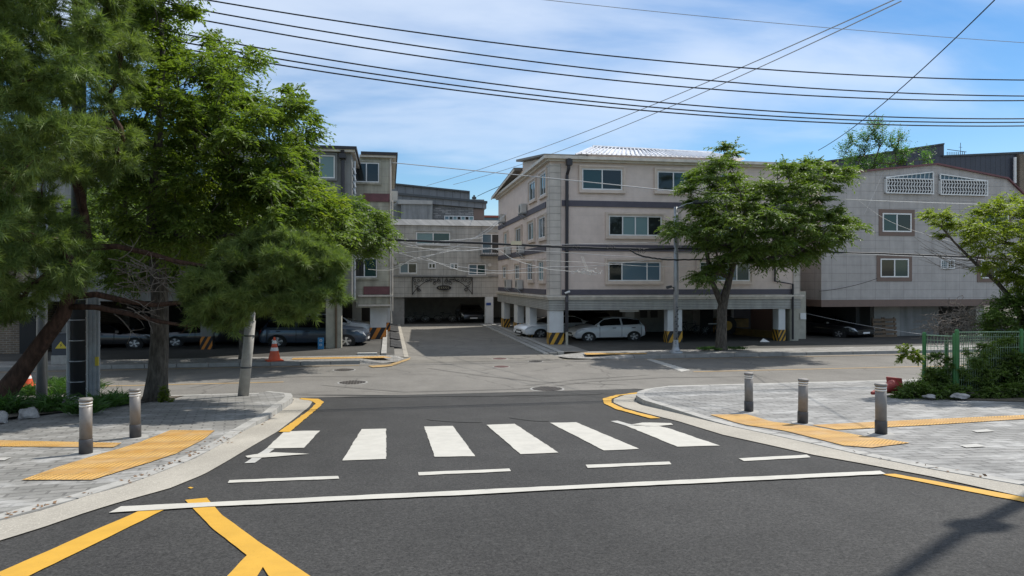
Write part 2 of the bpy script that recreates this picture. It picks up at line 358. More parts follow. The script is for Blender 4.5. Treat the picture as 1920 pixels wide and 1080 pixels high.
def barkmat(name, c1, c2, sc=14):
    t = NT(name); v = t.pos(); n = t.noise(v, sc, 5, .7, (1, 1, .28)); vo = t.n('ShaderNodeTexVoronoi'); vo.inputs['Scale'].default_value = sc * 1.2
    mp = t.n('ShaderNodeMapping'); mp.inputs['Scale'].default_value = (1, 1, .3); t.l(v, mp.inputs[0]); t.l(mp.outputs[0], vo.inputs['Vector'])
    f = t.math('MULTIPLY', t.ramp(n, .3, .7), t.ramp(vo.outputs[0], .1, .6, .4, 1)); t.col(t.mix(f, c1, c2), .9, 0, .2); t.bump(f, .9, .02); MATS[name] = t.m
barkmat('bark_grey', (.045, .038, .032), (.17, .15, .125)); barkmat('bark_pine', (.035, .022, .017), (.13, .075, .054)); barkmat('bark_dead', (.12, .10, .085), (.30, .265, .23))
# ================================================================== GROUND, ROADS, PAVEMENTS
def struct(mb, name, mat, up=True, smooth=False):
    return tag(mb.build(name, mat, None, up=up, smooth=smooth), kind='structure')
def prof_sheet(name, x0, x1, Ys, dz, mat, curve=0):
    m = MB(); P0 = [Vector((x0, y, gz(y) + dz)) for y in Ys]; P1 = [Vector((x1, y, gz(y) + dz)) for y in Ys]
    m.strip(P0, P1); return struct(m, name, mat)
plain('earth', (.16, .145, .11), .95, var=.3, scale=.5, bump=.4)
prof_sheet('ground', -500, 500, [-40, 16.5, 25.3, 60, 900], -.05, M['earth'])
prof_sheet('foreground_road', -13, 14, [-6, 16.52], -.004, M['new_asphalt'])
prof_sheet('main_road', -70, 80, [16.5, 25.3], -.002, M['old_asphalt'])
SX0, SX1 = .70, 6.0
m = MB(); m.sheet([(SX0 - .5, 25.2, -2.858), (SX1 + .3, 25.2, -2.858), (SX1 + .2, 48.4, -2.860), (SX0 - .5, 48.4, -2.860)]); struct(m, 'side_street', M['side_asphalt'])
# worn darker patch of asphalt round the seam, tyre marks
# --- kerb, gutter and pavement builder
def lift(P, h): return Vector((P.x, P.y, gz(P.y) + h))
def pavement(kpx, gpx, hfun, side, far_pts, name_mat, nm):
    K = resample([G(*p) for p in kpx], 70); A = resample([G(*p) for p in gpx], 70)
    for i, p in enumerate(K): K[i] = lift(p, .006)
    A = [lift(p, .006) for p in A]
    g = MB(); g.strip(K, A); struct(g, 'gutter', M['gutter_concrete'])
    # kerb stones 0.8 m long with open joints
    length = [0]
    for i in range(1, len(K)): length.append(length[-1] + (K[i] - K[i - 1]).length)
    n = int(length[-1] / .8); KK = resample(K, n + 1); kb = MB(); inner = []
    for i in range(n):
        a, b = KK[i], KK[i + 1]; d = (b - a); d.z = 0; d.normalize(); nn = Vector((-d.y, d.x, 0)) * side
        a2 = a + (b - a) * .016; b2 = b - (b - a) * .016
        ha, hb = hfun(a), hfun(b)
        V = [lift(a2, -.02), lift(b2, -.02), lift(b2 + nn * .15, -.02), lift(a2 + nn * .15, -.02), lift(a2, ha), lift(b2, hb), lift(b2 + nn * .15, hb), lift(a2 + nn * .15, ha)]
        kb.add(V, [(0, 3, 2, 1), (4, 5, 6, 7), (0, 1, 5, 4), (1, 2, 6, 5), (2, 3, 7, 6), (3, 0, 4, 7)])
        inner.append(lift(a + nn * .146, ha - .004))
        if i == n - 1: inner.append(lift(b + nn * .146, hb - .004))
    o = kb.build('kerb', M['kerb_stone']); tag(o, kind='structure')
    pts = inner + far_pts(hfun); bm_ = bmesh.new(); bm_.faces.new([bm_.verts.new((p.x, p.y, 0)) for p in pts]); bmesh.ops.triangulate(bm_, faces=bm_.faces)
    for yy in np.arange(2, 16.4, .4): bmesh.ops.bisect_plane(bm_, geom=bm_.verts[:] + bm_.edges[:] + bm_.faces[:], plane_co=(0, yy, 0), plane_no=(0, 1, 0))
    s = MB(); bm_.verts.index_update(); s.add([lift(v.co, hfun(v.co) - .004) for v in bm_.verts], [tuple(v.index for v in f.verts) for f in bm_.faces]); bm_.free(); struct(s, nm, name_mat)
    return K
# left pavement corner
kL = [(-330, 1050), (0, 978), (83, 957), (167, 930), (233, 912), (300, 887), (367, 860), (427, 827), (467, 803), (500, 790), (547, 757), (551, 749), (540, 745), (505, 743)]
gL = [(-330, 1110), (0, 1015), (80, 990), (167, 960), (233, 940), (317, 917), (383, 890), (430, 863), (473, 837), (520, 810), (550, 787), (580, 763), (586, 753), (575, 748.5), (540, 745.5)]
def hL(p):
    return .012 + .105 * min(1, max(0, (p.y - 9.8) / 3.6))
def farL(h):
    return [Vector((x, y, gz(y) + h(Vector((x, y, 0))) - .004)) for x, y in ((-3.2, 16.4), (-5, 16.4), (-8, 16.4), (-13, 16.4), (-16, 16.4), (-16, 10), (-16, 4), (-12, 2), (-9.5, 3.2))]
KLt = pavement(kL, gL, hL, 1, farL, M['left_paving'], 'left_pavement')
kR = [(2400, 1015), (1920, 912), (1740, 880), (1612, 854), (1484, 824), (1356, 797), (1271, 775), (1196, 757), (1190, 749), (1204, 741), (1250, 735)]
gR = [(2400, 1050), (1920, 933), (1740, 893), (1612, 869), (1527, 854), (1442, 835), (1356, 816), (1271, 790), (1237, 782), (1172, 765), (1150, 755), (1151, 748), (1175, 740), (1225, 736)]
KXR = G(1250, 735).x
def hR(p):
    return .012 + .12 * min(1, max(0, (p.y - 9.6) / 4.2))
def farR(h):
    return [Vector((x, y, gz(y) + h(Vector((x, y, 0))) - .004)) for x, y in ((KXR + .8, 15.2), (8, 15.2), (14, 15.2), (30, 15.2), (30, 8), (30, 2), (14, 3.4))]
KRt = pavement(kR, gR, hR, -1, farR, M['grey_paving'], 'right_pavement')
# near-side kerb along the main road
kb = MB()
xr = KRt[-1].x + .02; xl = KLt[-1].x - .15
for x in np.arange(xr, 30, 1.0): kb.box(x + .008, x + .992, 15.17, 15.33, -2.75, gz(15.2) + .128)
for x in np.arange(xl - 13, xl - .9, 1.0): kb.box(x + .008, x + .992, 16.38, 16.53, -2.75, gz(16.4) + .12)
tag(kb.build('kerb', M['kerb_stone']), kind='structure')
# far side: pavements, kerbs, aprons
def far_side(x0, x1, nm, sgn):
    kb = MB(); n = int(abs(x1 - x0)); z = -2.75
    for i in range(n):
        a = x0 + (x1 - x0) * i / n; b = x0 + (x1 - x0) * (i + 1) / n
        kb.box(min(a, b) + .01, max(a, b) - .01, 25.3, 25.46, -2.95, z)
    tag(kb.build('kerb', M['kerb_dark']), kind='structure')
    s = MB(); s.sheet([(x0, 25.46, z - .004), (x1, 25.46, z - .004), (x1, 27.2, z - .01), (x0, 27.2, z - .01)]); struct(s, nm, M['far_paving'])
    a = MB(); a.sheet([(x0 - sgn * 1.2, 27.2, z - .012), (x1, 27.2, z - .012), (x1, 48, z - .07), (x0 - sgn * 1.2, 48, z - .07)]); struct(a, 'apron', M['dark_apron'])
far_side(-1.0, -60, 'far_left_pavement', -1); far_side(9.0, 70, 'far_right_pavement', 1)
# corner ramps (dropped kerbs) of the far side
for pts in ([(-1.0, 25.46, -2.756), (-1.0, 25.3, -2.87), (-.2, 25.45, -2.87), (.35, 25.9, -2.865), (.55, 26.8, -2.862), (.2, 27.2, -2.765), (-1.0, 27.2, -2.765)],
            [(9.0, 25.46, -2.756), (9.0, 25.3, -2.87), (7.4, 25.45, -2.86), (6.6, 25.9, -2.862), (6.2, 26.8, -2.86), (7.8, 27.2, -2.765), (9.0, 27.2, -2.765)]):
    s = MB(); s.sheet(pts); struct(s, 'pavement_corner', M['far_paving'])
# strip of kerbs and drain slabs beside the side street (right) and on the left
for (xa, xb, z0, z1, nm) in ((5.95, 6.17, -2.9, -2.80, 'kerb'), (6.20, 6.50, -2.9, -2.79, 'drain_slabs'), (6.53, 6.78, -2.9, -2.76, 'kerb'), (-.30, -.10, -2.9, -2.70, 'kerb')):
    kb = MB()
    for y in np.arange(27.2, 47, .9): kb.box(xa, xb, y + .012, y + .888, z0, z1 + random.uniform(-.006, .006))
    tag(kb.build(nm, M['kerb_dark'] if nm == 'drain_slabs' else M['kerb_stone']), kind='structure')
kb = MB()
for y in np.arange(27.0, 47, .9): kb.box(.55, .72, y + .012, y + .888, -2.9, -2.83)
tag(kb.build('kerb', M['gutter_concrete']), kind='structure')
m = MB(); m.sheet([(-.1, 27.2, -2.83), (.56, 27.2, -2.84), (.56, 47, -2.84), (-.1, 47, -2.83)]); struct(m, 'gutter', M['apron_concrete'])
m = MB(); m.sheet([(5.6, 27.2, -2.795), (8.2, 27.2, -2.77), (8.2, 48, -2.83), (5.6, 48, -2.85)]); 
m = MB(); m.sheet([(6.78, 27.2, -2.764), (8.3, 27.2, -2.762), (8.3, 48, -2.835), (6.78, 48, -2.835)]); struct(m, 'apron', M['apron_concrete'])
# rubber car ramps on the left kerb of the side street (ramps one can lift away)
ramps = [(740, 757, 655, 641), (740, 757, 639, 626), (740, 756, 624, 612)]
for i, (xa, xb, yb, yt) in enumerate(ramps):
    a = G(xa, yb); b = G(xb, yt); y0, y1 = a.y, b.y
    r = MB()
    for k in range(3):
        ya = y0 + (y1 - y0) * k / 3 + .03; ybb = y0 + (y1 - y0) * (k + 1) / 3 - .03
        r.prism([(.02, ya, -2.825), (.54, ya, -2.825), (.50, ya, -2.80), (.06, ya, -2.72)], (0, ybb - ya, 0))
    tag(r.build('kerb_ramp', M['rubber']), 'black rubber kerb ramp on the left of the side street, %s of the three' % ['nearest', 'middle', 'farthest'][i], 'kerb ramp', 'rubber ramps along the left kerb')
# ------------------------------------------------------------------ painted markings (sheets 4 mm above the asphalt)
def mark(pxs, mat, name='road_marking', dz=.004, h=None, sub=1):
    P = []
    if h:
        P2 = []
        for i, p in enumerate(pxs):
            r = pxs[(i + 1) % len(pxs)]; P2 += [(p[0] + (r[0] - p[0]) * k / 6, p[1] + (r[1] - p[1]) * k / 6) for k in range(6)]
        pxs = P2
    else:
        P2 = []; rj = random.Random(int(pxs[0][0] * 3 + pxs[0][1]))
        for i, p in enumerate(pxs):
            r = pxs[(i + 1) % len(pxs)]; nn_ = max(1, int((G(*p) - G(*r)).length / .12)); nn_ = min(nn_, 60)
            for k in range(nn_):
                a_ = .0 if k == 0 else 1; P2.append((p[0] + (r[0] - p[0]) * k / nn_ + a_ * rj.uniform(-.7, .7), p[1] + (r[1] - p[1]) * k / nn_ + a_ * rj.uniform(-.35, .35)))
        pxs = P2
    for p in pxs:
        q = G(*p); P.append(Vector((q.x, q.y, gz(q.y) + (dz if h is None else h(q) + dz))))
    s = MB(); s.sheet(P); return struct(s, name, mat)
Wp, Yp = M['white_paint'], M['yellow_paint']
stripes = [[(642, 864), (706 + 18, 861), (724, 804), (678, 805)], [(815, 857), (891, 856), (849, 799), (795, 800)], [(976, 852), (1047, 849), (965, 795), (912, 797)],
           [(1132, 845), (1198, 842), (1080, 792), (1031, 793)], [(1270, 838), (1350, 836), (1252, 803), (1235, 799), (1172, 798)],
           [(500, 841), (570, 840), (600, 808), (533, 809)]]
for i, s in enumerate(stripes): mark(s, Wp, 'crosswalk_stripe')
mark([(500, 841), (515, 842), (478, 868), (458, 869)], M['faint_white'], 'crosswalk_stripe')
mark([(460, 856), (476, 853), (515, 849), (580, 852), (490, 859), (464, 859)], Wp, 'arrow_marking', .007)
mark([(1145, 790), (1158, 789), (1190, 798), (1172, 798)], M['faint_white'], 'crosswalk_stripe')
mark([(1182, 797), (1205, 793), (1258, 794), (1262, 797), (1228, 800)], Wp, 'arrow_marking', .007)
for s in ([(427, 906), (636, 898), (634, 893), (430, 901)], [(785, 892), (958, 884), (955, 879), (784, 886)], [(1102, 878), (1259, 871), (1255, 866), (1098, 872)], [(1395, 865), (1520, 858), (1513, 853), (1385, 860)]): mark(s, Wp, 'edge_dash')
mark([(204, 963), (400, 951), (900, 928), (1100, 917), (1400, 903), (1661, 890), (1650, 884), (1400, 895.5), (1100, 910), (900, 919.5), (400, 943), (227, 951)], Wp, 'stop_line', .008)
mark([(263, 957.5), (310, 955.5), (60, 1078), (-160, 1190), (-330, 1190), (0, 1073)], Yp, 'yellow_line')
mark([(347, 938), (388, 934), (417, 967), (493, 1022), (580, 1080), (800, 1230), (690, 1230), (503, 1080), (493, 1064), (483, 1080), (400, 1180), (330, 1180), (427, 1080), (463, 1042), (400, 993), (362, 954)], Yp, 'yellow_line')
mark([(352, 915), (357, 913.5), (363, 915), (358, 917)], Yp, 'paint_spot')
mark([(1651, 889.5), (1678, 889), (1920, 933), (2300, 1000), (2300, 1015), (1920, 942)], Yp, 'yellow_line')
mark([(522, 811), (543, 811), (600, 763), (607, 754), (597, 748.5), (565, 747), (561, 749), (583, 752), (592, 757), (580, 770)], Yp, 'yellow_line', .010)
mark([(1200, 736), (1155, 741), (1130, 748), (1132, 757), (1155, 768), (1220, 785.5), (1239, 785), (1172, 768), (1146, 756), (1147, 748.5), (1164, 742), (1205, 737.5)], Yp, 'yellow_line', .010)
# tactile paving (thin raised blocks)
hLt = lambda q: hL(q) + .002; hRt = lambda q: hR(q) + .002
mark([(40, 903), (110, 878), (160, 862), (230, 842), (320, 812), (403, 812), (380, 827), (330, 853), (273, 872), (233, 884), (173, 903)], M['tactile'], 'tactile_paving', .004, hLt)
mark([(-60, 829), (228, 832.5), (213, 841), (-60, 839)], M['tactile'], 'tactile_paving', .003, hLt)
mark([(1331, 782), (1400, 781), (1450, 793), (1519, 801), (1608, 818), (1706, 833), (1634, 842), (1583, 838), (1472, 810), (1399, 799)], M['tactile'], 'tactile_paving', .004, hRt)
mark([(1522, 799), (1655, 792), (1920, 780), (2200, 769), (2200, 775), (1920, 787.5), (1740, 799), (1570, 808)], M['tactile'], 'tactile_paving', .003, hRt)
# worn white squares on the paving
for s in ([(1822, 810), (1850, 807), (1866, 811), (1832, 813)], [(1800, 838), (1830, 835), (1850, 840), (1812, 842)], [(-10, 862), (22, 860), (8, 866), (-10, 866)]):
    mark(s, M['faint_white'], 'paving_mark', .004, hLt if s[0][0] < 900 else hRt)
# main road lines
yc = 19.75
def lineX(x0, x1, y, w, mat, nm, z=.004):
    s = MB(); s.sheet([(x0, y - w / 2, gz(y - w / 2) + z), (x1, y - w / 2, gz(y - w / 2) + z), (x1, y + w / 2, gz(y + w / 2) + z), (x0, y + w / 2, gz(y + w / 2) + z)]); struct(s, nm, mat)
lineX(-60, -2.8, 19.9, .13, M['faint_yellow'], 'yellow_line'); lineX(9.0, 70, 20.1, .13, M['faint_yellow'], 'yellow_line')
lineX(-60, -1.0, 24.7, .10, M['faint_yellow'], 'yellow_line'); lineX(9.2, 70, 24.7, .10, M['faint_yellow'], 'yellow_line')
mark([(1212, 674), (1222, 673), (1295, 694), (1278, 697)], M['faint_white'], 'white_line')
mark([(690, 687), (730, 684), (762, 674), (770, 671), (768, 675), (735, 687), (700, 690)], M['faint_yellow'], 'yellow_line', .02)
for pts in ([(-3.4, 26.0), (.1, 26.1), (-.2, 26.7), (-3.4, 26.5)], [(7.3, 25.9), (9.6, 25.7), (9.8, 26.1), (7.4, 26.6)]):
    s = MB(); s.sheet([(x, y, -2.742 if abs(x - 4) > 5.1 else -2.75) for x, y in pts]); struct(s, 'tactile_paving', M['tactile'])
# manhole covers
def manhole(px, py, r, mat, label):
    c = G(px, py); o = thing('manhole_cover', label, 'manhole', (c.x, c.y, gz(c.y)), 0, 'iron covers in the road')
    a = MB(); n = 28
    a.lathe((c.x, c.y, gz(c.y)), [(r, -.02), (r, .006), (r * .93, .008)], n); a.build('rim', M['kerb_dark'], o)
    b = MB(); b.lathe((c.x, c.y, gz(c.y)), [(r * .88, -.02), (r * .88, .010)], n)
    for i in range(-4, 5):
        for j in range(-4, 5):
            x, y = i * r * .19, j * r * .19
            if x * x + y * y < (r * .8) ** 2: b.box(c.x + x - r * .06, c.x + x + r * .06, c.y + y - r * .06, c.y + y + r * .06, gz(c.y), gz(c.y) + .018)
    b.build('lid', mat, o)
manhole(661, 717.5, .40, M['manhole_iron'], 'large round iron manhole cover nearest the concrete pole on the left of the junction')
manhole(645, 694, .36, M['manhole_iron'], 'round iron cover in the main road beside the far left yellow corner paving')
manhole(1026, 729.5, .42, M['manhole_iron'], 'round patterned manhole cover beside the dark asphalt seam')
manhole(940, 688, .28, M['manhole_rust'], 'reddish round cover at the mouth of the side street, nearer of the two reddish ones')
manhole(937, 673, .30, M['manhole_rust'], 'reddish round cover at the mouth of the side street, farther of the two reddish ones')
manhole(1004, 678, .28, M['manhole_iron'], 'small grey cover on the road in front of the striped corner pillar')

# tyre marks and old repairs: thin sheets of slightly darker asphalt
asphalt('tyre_asphalt', (.128, .120, .108), .25, .1); asphalt('tyre_new', (.040, .039, .037), .5, .1); asphalt('patch_asphalt', (.115, .11, .10), .3, .1)
def tyre(pts, w, mat, dz=.003):
    P = resample([G(*p) for p in pts], 40); A = []; B = []
    for i, p in enumerate(P):
        d = P[min(i + 1, 39)] - P[max(i - 1, 0)]; d.z = 0; d.normalize(); n_ = Vector((-d.y, d.x, 0)) * w / 2; n_ *= min(1, i / 6, (39 - i) / 6) * .9 + .1
        A.append(lift(p + n_, dz)); B.append(lift(p - n_, dz))
    s = MB(); s.strip(A, B); struct(s, 'tyre_mark', mat)
for p_ in ([(1010, 728), (1100, 716), (1240, 708), (1420, 706)], [(980, 724), (1080, 712), (1220, 703)], [(600, 722), (760, 735), (960, 730), (1060, 722)], [(350, 728), (440, 714), (560, 706), (700, 706)], [(800, 690), (900, 704), (1010, 716), (1180, 722)]): tyre(p_, .14, M['tyre_asphalt'])
for p_ in ([(700, 745), (850, 742), (1000, 744), (1110, 739)], [(800, 786), (850, 790), (905, 792)], [(955, 782), (1000, 788), (1030, 790)], [(560, 740.5), (800, 741), (1120, 737)]): tyre(p_, .16, M['tyre_new'])
s_ = MB(); s_.sheet([(KXR + .3, 15.3, gz(15.3) + .001), (30, 15.3, gz(15.3) + .001), (30, 16.53, gz(16.5) + .004), (KXR - .4, 16.53, gz(16.5) + .004)]); struct(s_, 'main_road', M['old_asphalt'])
mark([(700, 745.5), (1125, 740), (1130, 736.6), (900, 738.4), (620, 745)], M['tyre_new'], 'asphalt_seam', .005)


# ================================================================== BUILDINGS
X_, Y_ = Vector((1, 0, 0)), Vector((0, 1, 0))
def front(Y): return (Vector((0, Y, 0)), X_, -Y_)
def sideL(X): return (Vector((X, 0, 0)), Y_, -X_)
def rect_front(px0, py0, px1, py1, Y):
    a = UY(px0, (py0 + py1) / 2, Y); b = UY(px1, (py0 + py1) / 2, Y); c = (px0 + px1) / 2
    return a.x, b.x, UY(c, py1, Y).z, UY(c, py0, Y).z
def rect_side(px0, py0, px1, py1, X):
    a = UX(px0, 500, X).y; b = UX(px1, 500, X).y; c = (px0 + px1) / 2
    return min(a, b), max(a, b), UX(c, py1, X).z, UX(c, py0, X).z
WR = random.Random(41)
def window(parent, fr, r, panes, trim=.16, trim_mat='trim_beige', fw=.05, gm=('glass_dark', 'glass_teal'), n0=0.0, grille=False, sill=False, label=None):
    """a sliding window: frame, panes (each its own), moulded surround"""
    a0, a1, z0, z1 = r
    f = MB(); 
    f.fbox(fr, a0, a1, n0 - .05, n0 + .05, z1 - fw, z1); f.fbox(fr, a0, a1, n0 - .05, n0 + .05, z0, z0 + fw)
    f.fbox(fr, a0, a0 + fw, n0 - .05, n0 + .048, z0 + fw, z1 - fw); f.fbox(fr, a1 - fw, a1, n0 - .05, n0 + .048, z0 + fw, z1 - fw)
    cuts = [0]
    for p in panes: cuts.append(cuts[-1] + p)
    cuts = [a0 + fw + (a1 - a0 - 2 * fw) * c / cuts[-1] for c in cuts]
    for c in cuts[1:-1]: f.fbox(fr, c - fw * .5, c + fw * .5, n0 - .05, n0 + .040, z0 + fw, z1 - fw)
    if grille:
        for k in range(1, 4): 
            zz = z0 + (z1 - z0) * k / 4; f.fbox(fr, a0 + fw, a1 - fw, n0 + .043, n0 + .06, zz - .008, zz + .008)
        for k in range(1, 6):
            aa = a0 + (a1 - a0) * k / 6; f.fbox(fr, aa - .007, aa + .007, n0 + .061, n0 + .074, z0 + fw, z1 - fw)
    w = f.build('window', M['white_frame'], parent)
    if label: w['label'] = label
    for i in range(len(panes)):
        p = MB(); p.fbox(fr, cuts[i] + (.001 if i == 0 else fw * .5), cuts[i + 1] - (.001 if i == len(panes) - 1 else fw * .5), n0 - .04, n0 + .012 + .004 * (i % 2), z0 + fw + .001, z1 - fw - .001)
        g_m = gm[i % len(gm)]
        if WR.random() < .16: g_m = 'glass_curtain'
        elif WR.random() < .15: g_m = 'glass_blue'
        p.build('pane', M[g_m], w)
    if trim:
        t = MB(); e = trim
        for (k0, k1, nn) in ((0.004, e * .45, .075), (e * .45, e, .11)):
            t.fbox(fr, a0 - k1, a1 + k1, n0 - .02, n0 + nn, z1 + k0, z1 + k1); t.fbox(fr, a0 - k1, a1 + k1, n0 - .02, n0 + nn, z0 - k1, z0 - k0)
            t.fbox(fr, a0 - k1, a0 - k0, n0 - .02, n0 + nn - .002, z0 - k0, z1 + k0); t.fbox(fr, a1 + k0, a1 + k1, n0 - .02, n0 + nn - .002, z0 - k0, z1 + k0)
        t.build('surround', M[trim_mat], w)
    if sill:
        t = MB(); t.fbox(fr, a0 - .12, a1 + .12, n0, n0 + .16, z0 - .09, z0 - .002); t.build('sill', M[trim_mat if trim_mat else 'trim_beige'], w)
    return w
def pillar(parent, x0, x1, y0, y1, zg, zt, mat, stripe='stripe_yellow', sh=.55, flip=1):
    p = MB(); p.box(x0, x1, y0, y1, zg, zt); o = p.build('pillar', M[mat], parent)
    if stripe:
        b = MB(); e = .012; b.box(x0 - e, x1 + e, y0 - e, y1 + e, zg, zg + sh); s = b.build('stripe_guard', M['black_paint'], o)
        q = MB(); 
        for k in range(-1, 3):
            w = (x1 - x0); u0 = x0 + w * (k * .55); sl = sh * .55 * flip
            pts = [(u0, 0), (u0 + w * .26, 0), (u0 + w * .26 + sl, sh), (u0 + sl, sh)]
            # clip in x to the pillar face
            c = clip_poly(pts, x0 - e, x1 + e)
            if len(c) > 2: q.prism([(x, y0 - e - .001, zg + z) for x, z in c], (0, -.004, 0))
            w2 = y1 - y0; u0 = y0 + w2 * (k * .55); pts = [(u0, 0), (u0 + w2 * .26, 0), (u0 + w2 * .26 + sl, sh), (u0 + sl, sh)]
            c = clip_poly(pts, y0 - e, y1 + e)
            if len(c) > 2: q.prism([(x0 - e - .001, y, zg + z) for y, z in c], (-.004, 0, 0))
        q.build('stripes', M[stripe], o)
    return o
def clip_poly(P, lo, hi):
    for sgn, lim in ((1, lo), (-1, -hi)):
        out = []
        for i in range(len(P)):
            a, b = P[i], P[(i + 1) % len(P)]; ia, ib = sgn * a[0] >= lim, sgn * b[0] >= lim
            if ia: out.append(a)
            if ia != ib:
                t = (lim - sgn * a[0]) / (sgn * b[0] - sgn * a[0]); out.append((a[0] + (b[0] - a[0]) * t, a[1] + (b[1] - a[1]) * t))
        P = out
        if not P: return P
    return P
AC_SPOTS = []
def air_con(loc, rz, label, group='air conditioner units on the walls'):
    o = thing('air_conditioner', label, 'air conditioner', loc, rz, group, local=True)
    b = MB(); b.box(-.40, .40, -.32, -.04, 0, .46); b.build('casing', M['ac_white'], o)
    g = MB(); g.lathe((0, 0, 0), [(.19, 0), (.19, .012)], 20); 
    for v in g.v: v.x, v.y, v.z = v.x - .08, -.32 - v.z - .001, v.y + .23
    gg = g.build('fan_grille', M['ac_dark'], o)
    r = MB()
    for k in range(-3, 4): r.box(-.27, .11, -.342, -.336, .23 + k * .052 - .006, .23 + k * .052 + .006)
    r.build('guard_bars', M['ac_white'], gg)
    for s_ in (-1, 1):
        k = MB(); k.box(s_ * .355 - .025, s_ * .355 + .025, -.36, 0, -.05, -.003); k.bar((s_ * .355, -.02, -.30), (s_ * .355, -.34, -.05), .03); k.build('bracket', M['steel_pole'], o)
    return o
plain('roof_tan', (.20, .185, .165), .7, var=.3)
# ------------------------------------------------------------------ 1. right beige villa
YF, XL, XR, YB = 30.6, 6.98, 18.95, 45.6
ZR = 5.30; ZS = -1.27; ZG = -2.80
bl = thing('beige_villa', 'beige four storey villa with slate bands raised on striped pillars, right of the side street', 'building', (XL, YF, ZG))
w = MB(); w.box(XL, XR, YF, YB, ZS + .25, ZR); w.build('wall', M['beige_wall'], bl)
w = MB(); w.box(XL - .06, XR + .06, YF - .06, YB, ZS, -.80); w.build('beam', M['ridged_panel'], bl)
w = MB(); w.box(XL - .12, XR + .12, YF - .12, YB + .02, -.80, -.70); w.box(XL - .18, XR + .18, YF - .18, YB + .02, -.70, -.62); w.build('cornice', M['cornice_cream'], bl)
for (a, b) in ((3.60, 3.34), (1.646, 1.364), (-.353, -.588)):
    w = MB(); w.box(XL + .54, XR - .35, YF - .045, YF + .05, b, a); w.box(XL - .045, XL + .05, YF + .75, YB - .1, b, a); w.build('band', M['band_slate'], bl)
w = MB(); w.box(XL - .03, XL + .50, YF - .05, YF + .55, -.62, ZR - .12); w.build('quoin', M['quoin_stone'], bl); w = MB(); w.box(XR - .30, XR + .04, YF - .05, YF + .3, -.62, ZR - .12); w.build('quoin', M['quoin_stone'], bl)
for (px0, py0, px1, py1, pn, g) in ((1091, 317, 1166, 356, (1, 1), ('glass_teal', 'glass_dark')), (1232, 322, 1292, 358, (1, 1), ('glass_dark', 'glass_teal')),
        (1350, 326, 1392, 362, (1, 1), ('glass_blue', 'glass_dark')), (1141, 405, 1240, 442, (1, 1, 1, 1), ('glass_dark', 'glass_green', 'glass_green', 'glass_dark')), (1312, 409, 1408, 444, (1, 1, 1, 1), ('glass_dark', 'glass_green')),
        (1140, 491, 1238, 527, (1, 2, 1), ('glass_dark', 'glass_green', 'glass_dark')), (1311, 491, 1405, 527, (1, 2, 1), ('glass_teal', 'glass_dark'))):
    window(bl, front(YF), rect_front(px0, py0, px1, py1, YF), pn, .15, gm=g)
for (px0, py0, px1, py1) in ((1014, 325, 1026, 366), (994, 341, 1006, 375), (1012, 407, 1025, 446), (992, 417, 1003, 450), (969, 428, 979, 456), (947, 437, 953, 461),
        (1012, 490, 1022, 526), (991, 493, 1001, 525), (968, 497, 976, 523), (945, 500, 951, 521)):
    window(bl, sideL(XL), rect_side(px0, py0, px1, py1, XL), (1, 1), .14, gm=('glass_dark', 'glass_teal'))
# cornice under the roof + low hipped roof pieces
w = MB(); e = .32
w.box(XL - e * .5, XR + e * .5, YF - e * .5, YB + .1, ZR, ZR + .09); w.box(XL - e, XR + e, YF - e, YB + .15, ZR + .09, ZR + .22); w.build('eaves', M['cornice_cream'], bl)
w = MB(); w.prism([(XL + .02, YF + .1, ZR + .22), (XL + .02, 37.2, ZR + 1.05), (XL + .02, 37.2, ZR + .22)], (1.2, 0, 0)); w.prism([(XL + .02, 37.4, ZR + .2), (XL + .02, 37.4, ZR + .62), (XL + .02, 44.9, ZR + .22)], (6.0, 0, 0)); w.build('gable_wall', M['beige_wall'], bl)
w = MB()
w.prism([(XL - .30, YF - .2, ZR + .225), (XL - .30, 37.4, ZR + 1.10), (XL - .30, 37.4, ZR + 1.22), (XL - .30, YF - .2, ZR + .30)], (1.9, 0, 0)); w.build('roof_slab', M['roof_tan'], bl); w = MB()
w.prism([(XL - .42, 37.45, ZR + .66), (XL - .42, 45.9, ZR + .10), (XL - .42, 45.9, ZR + .22), (XL - .42, 37.45, ZR + .80)], (7.2, 0, 0)); w.build('roof_slab', M['roof_tan'], bl)
w = MB(); w.prism([(XL - .44, 37.4, ZR + .60), (XL - .44, 45.95, ZR + .04), (XL - .44, 45.95, ZR + .14), (XL - .44, 37.4, ZR + .70)], (.05, 0, 0)); w.build('fascia', M['cornice_cream'], bl)
w = MB(); w.box(9.2, 16.6, YF + 1.6, YF + 9, ZR + .2, ZR + .62); w.build('penthouse', M['beige_wall'], bl)
hx0, hx1, hy0, hy1, hz0, hz1 = 8.6, 16.9, YF + 1.2, YF + 9.4, ZR + .60, ZR + 1.27
rf = MB(); rf.add([(hx0, hy0, hz0), (hx1, hy0, hz0), (hx1, hy1, hz0), (hx0, hy1, hz0), (hx0 + 1.2, hy0 + 1.8, hz1), (hx1 - .8, hy0 + 1.8, hz1 - .12), (hx1 - .8, hy1 - 1.8, hz1 - .12), (hx0 + 1.2, hy1 - 1.8, hz1)],
       [(0, 1, 5, 4), (1, 2, 6, 5), (2, 3, 7, 6), (3, 0, 4, 7), (4, 5, 6, 7), (0, 3, 2, 1)])
nr = 34
for i in range(nr):
    t = (i + .5) / nr; xb = hx0 + (hx1 - hx0) * t; xt = hx0 + 1.2 + (hx1 - hx0 - 2.0) * t
    rf.tube([(xb, hy0 - .05, hz0 + .03), (xt, hy0 + 1.8, hz1 - .12 * t + .035)], .035, 6)
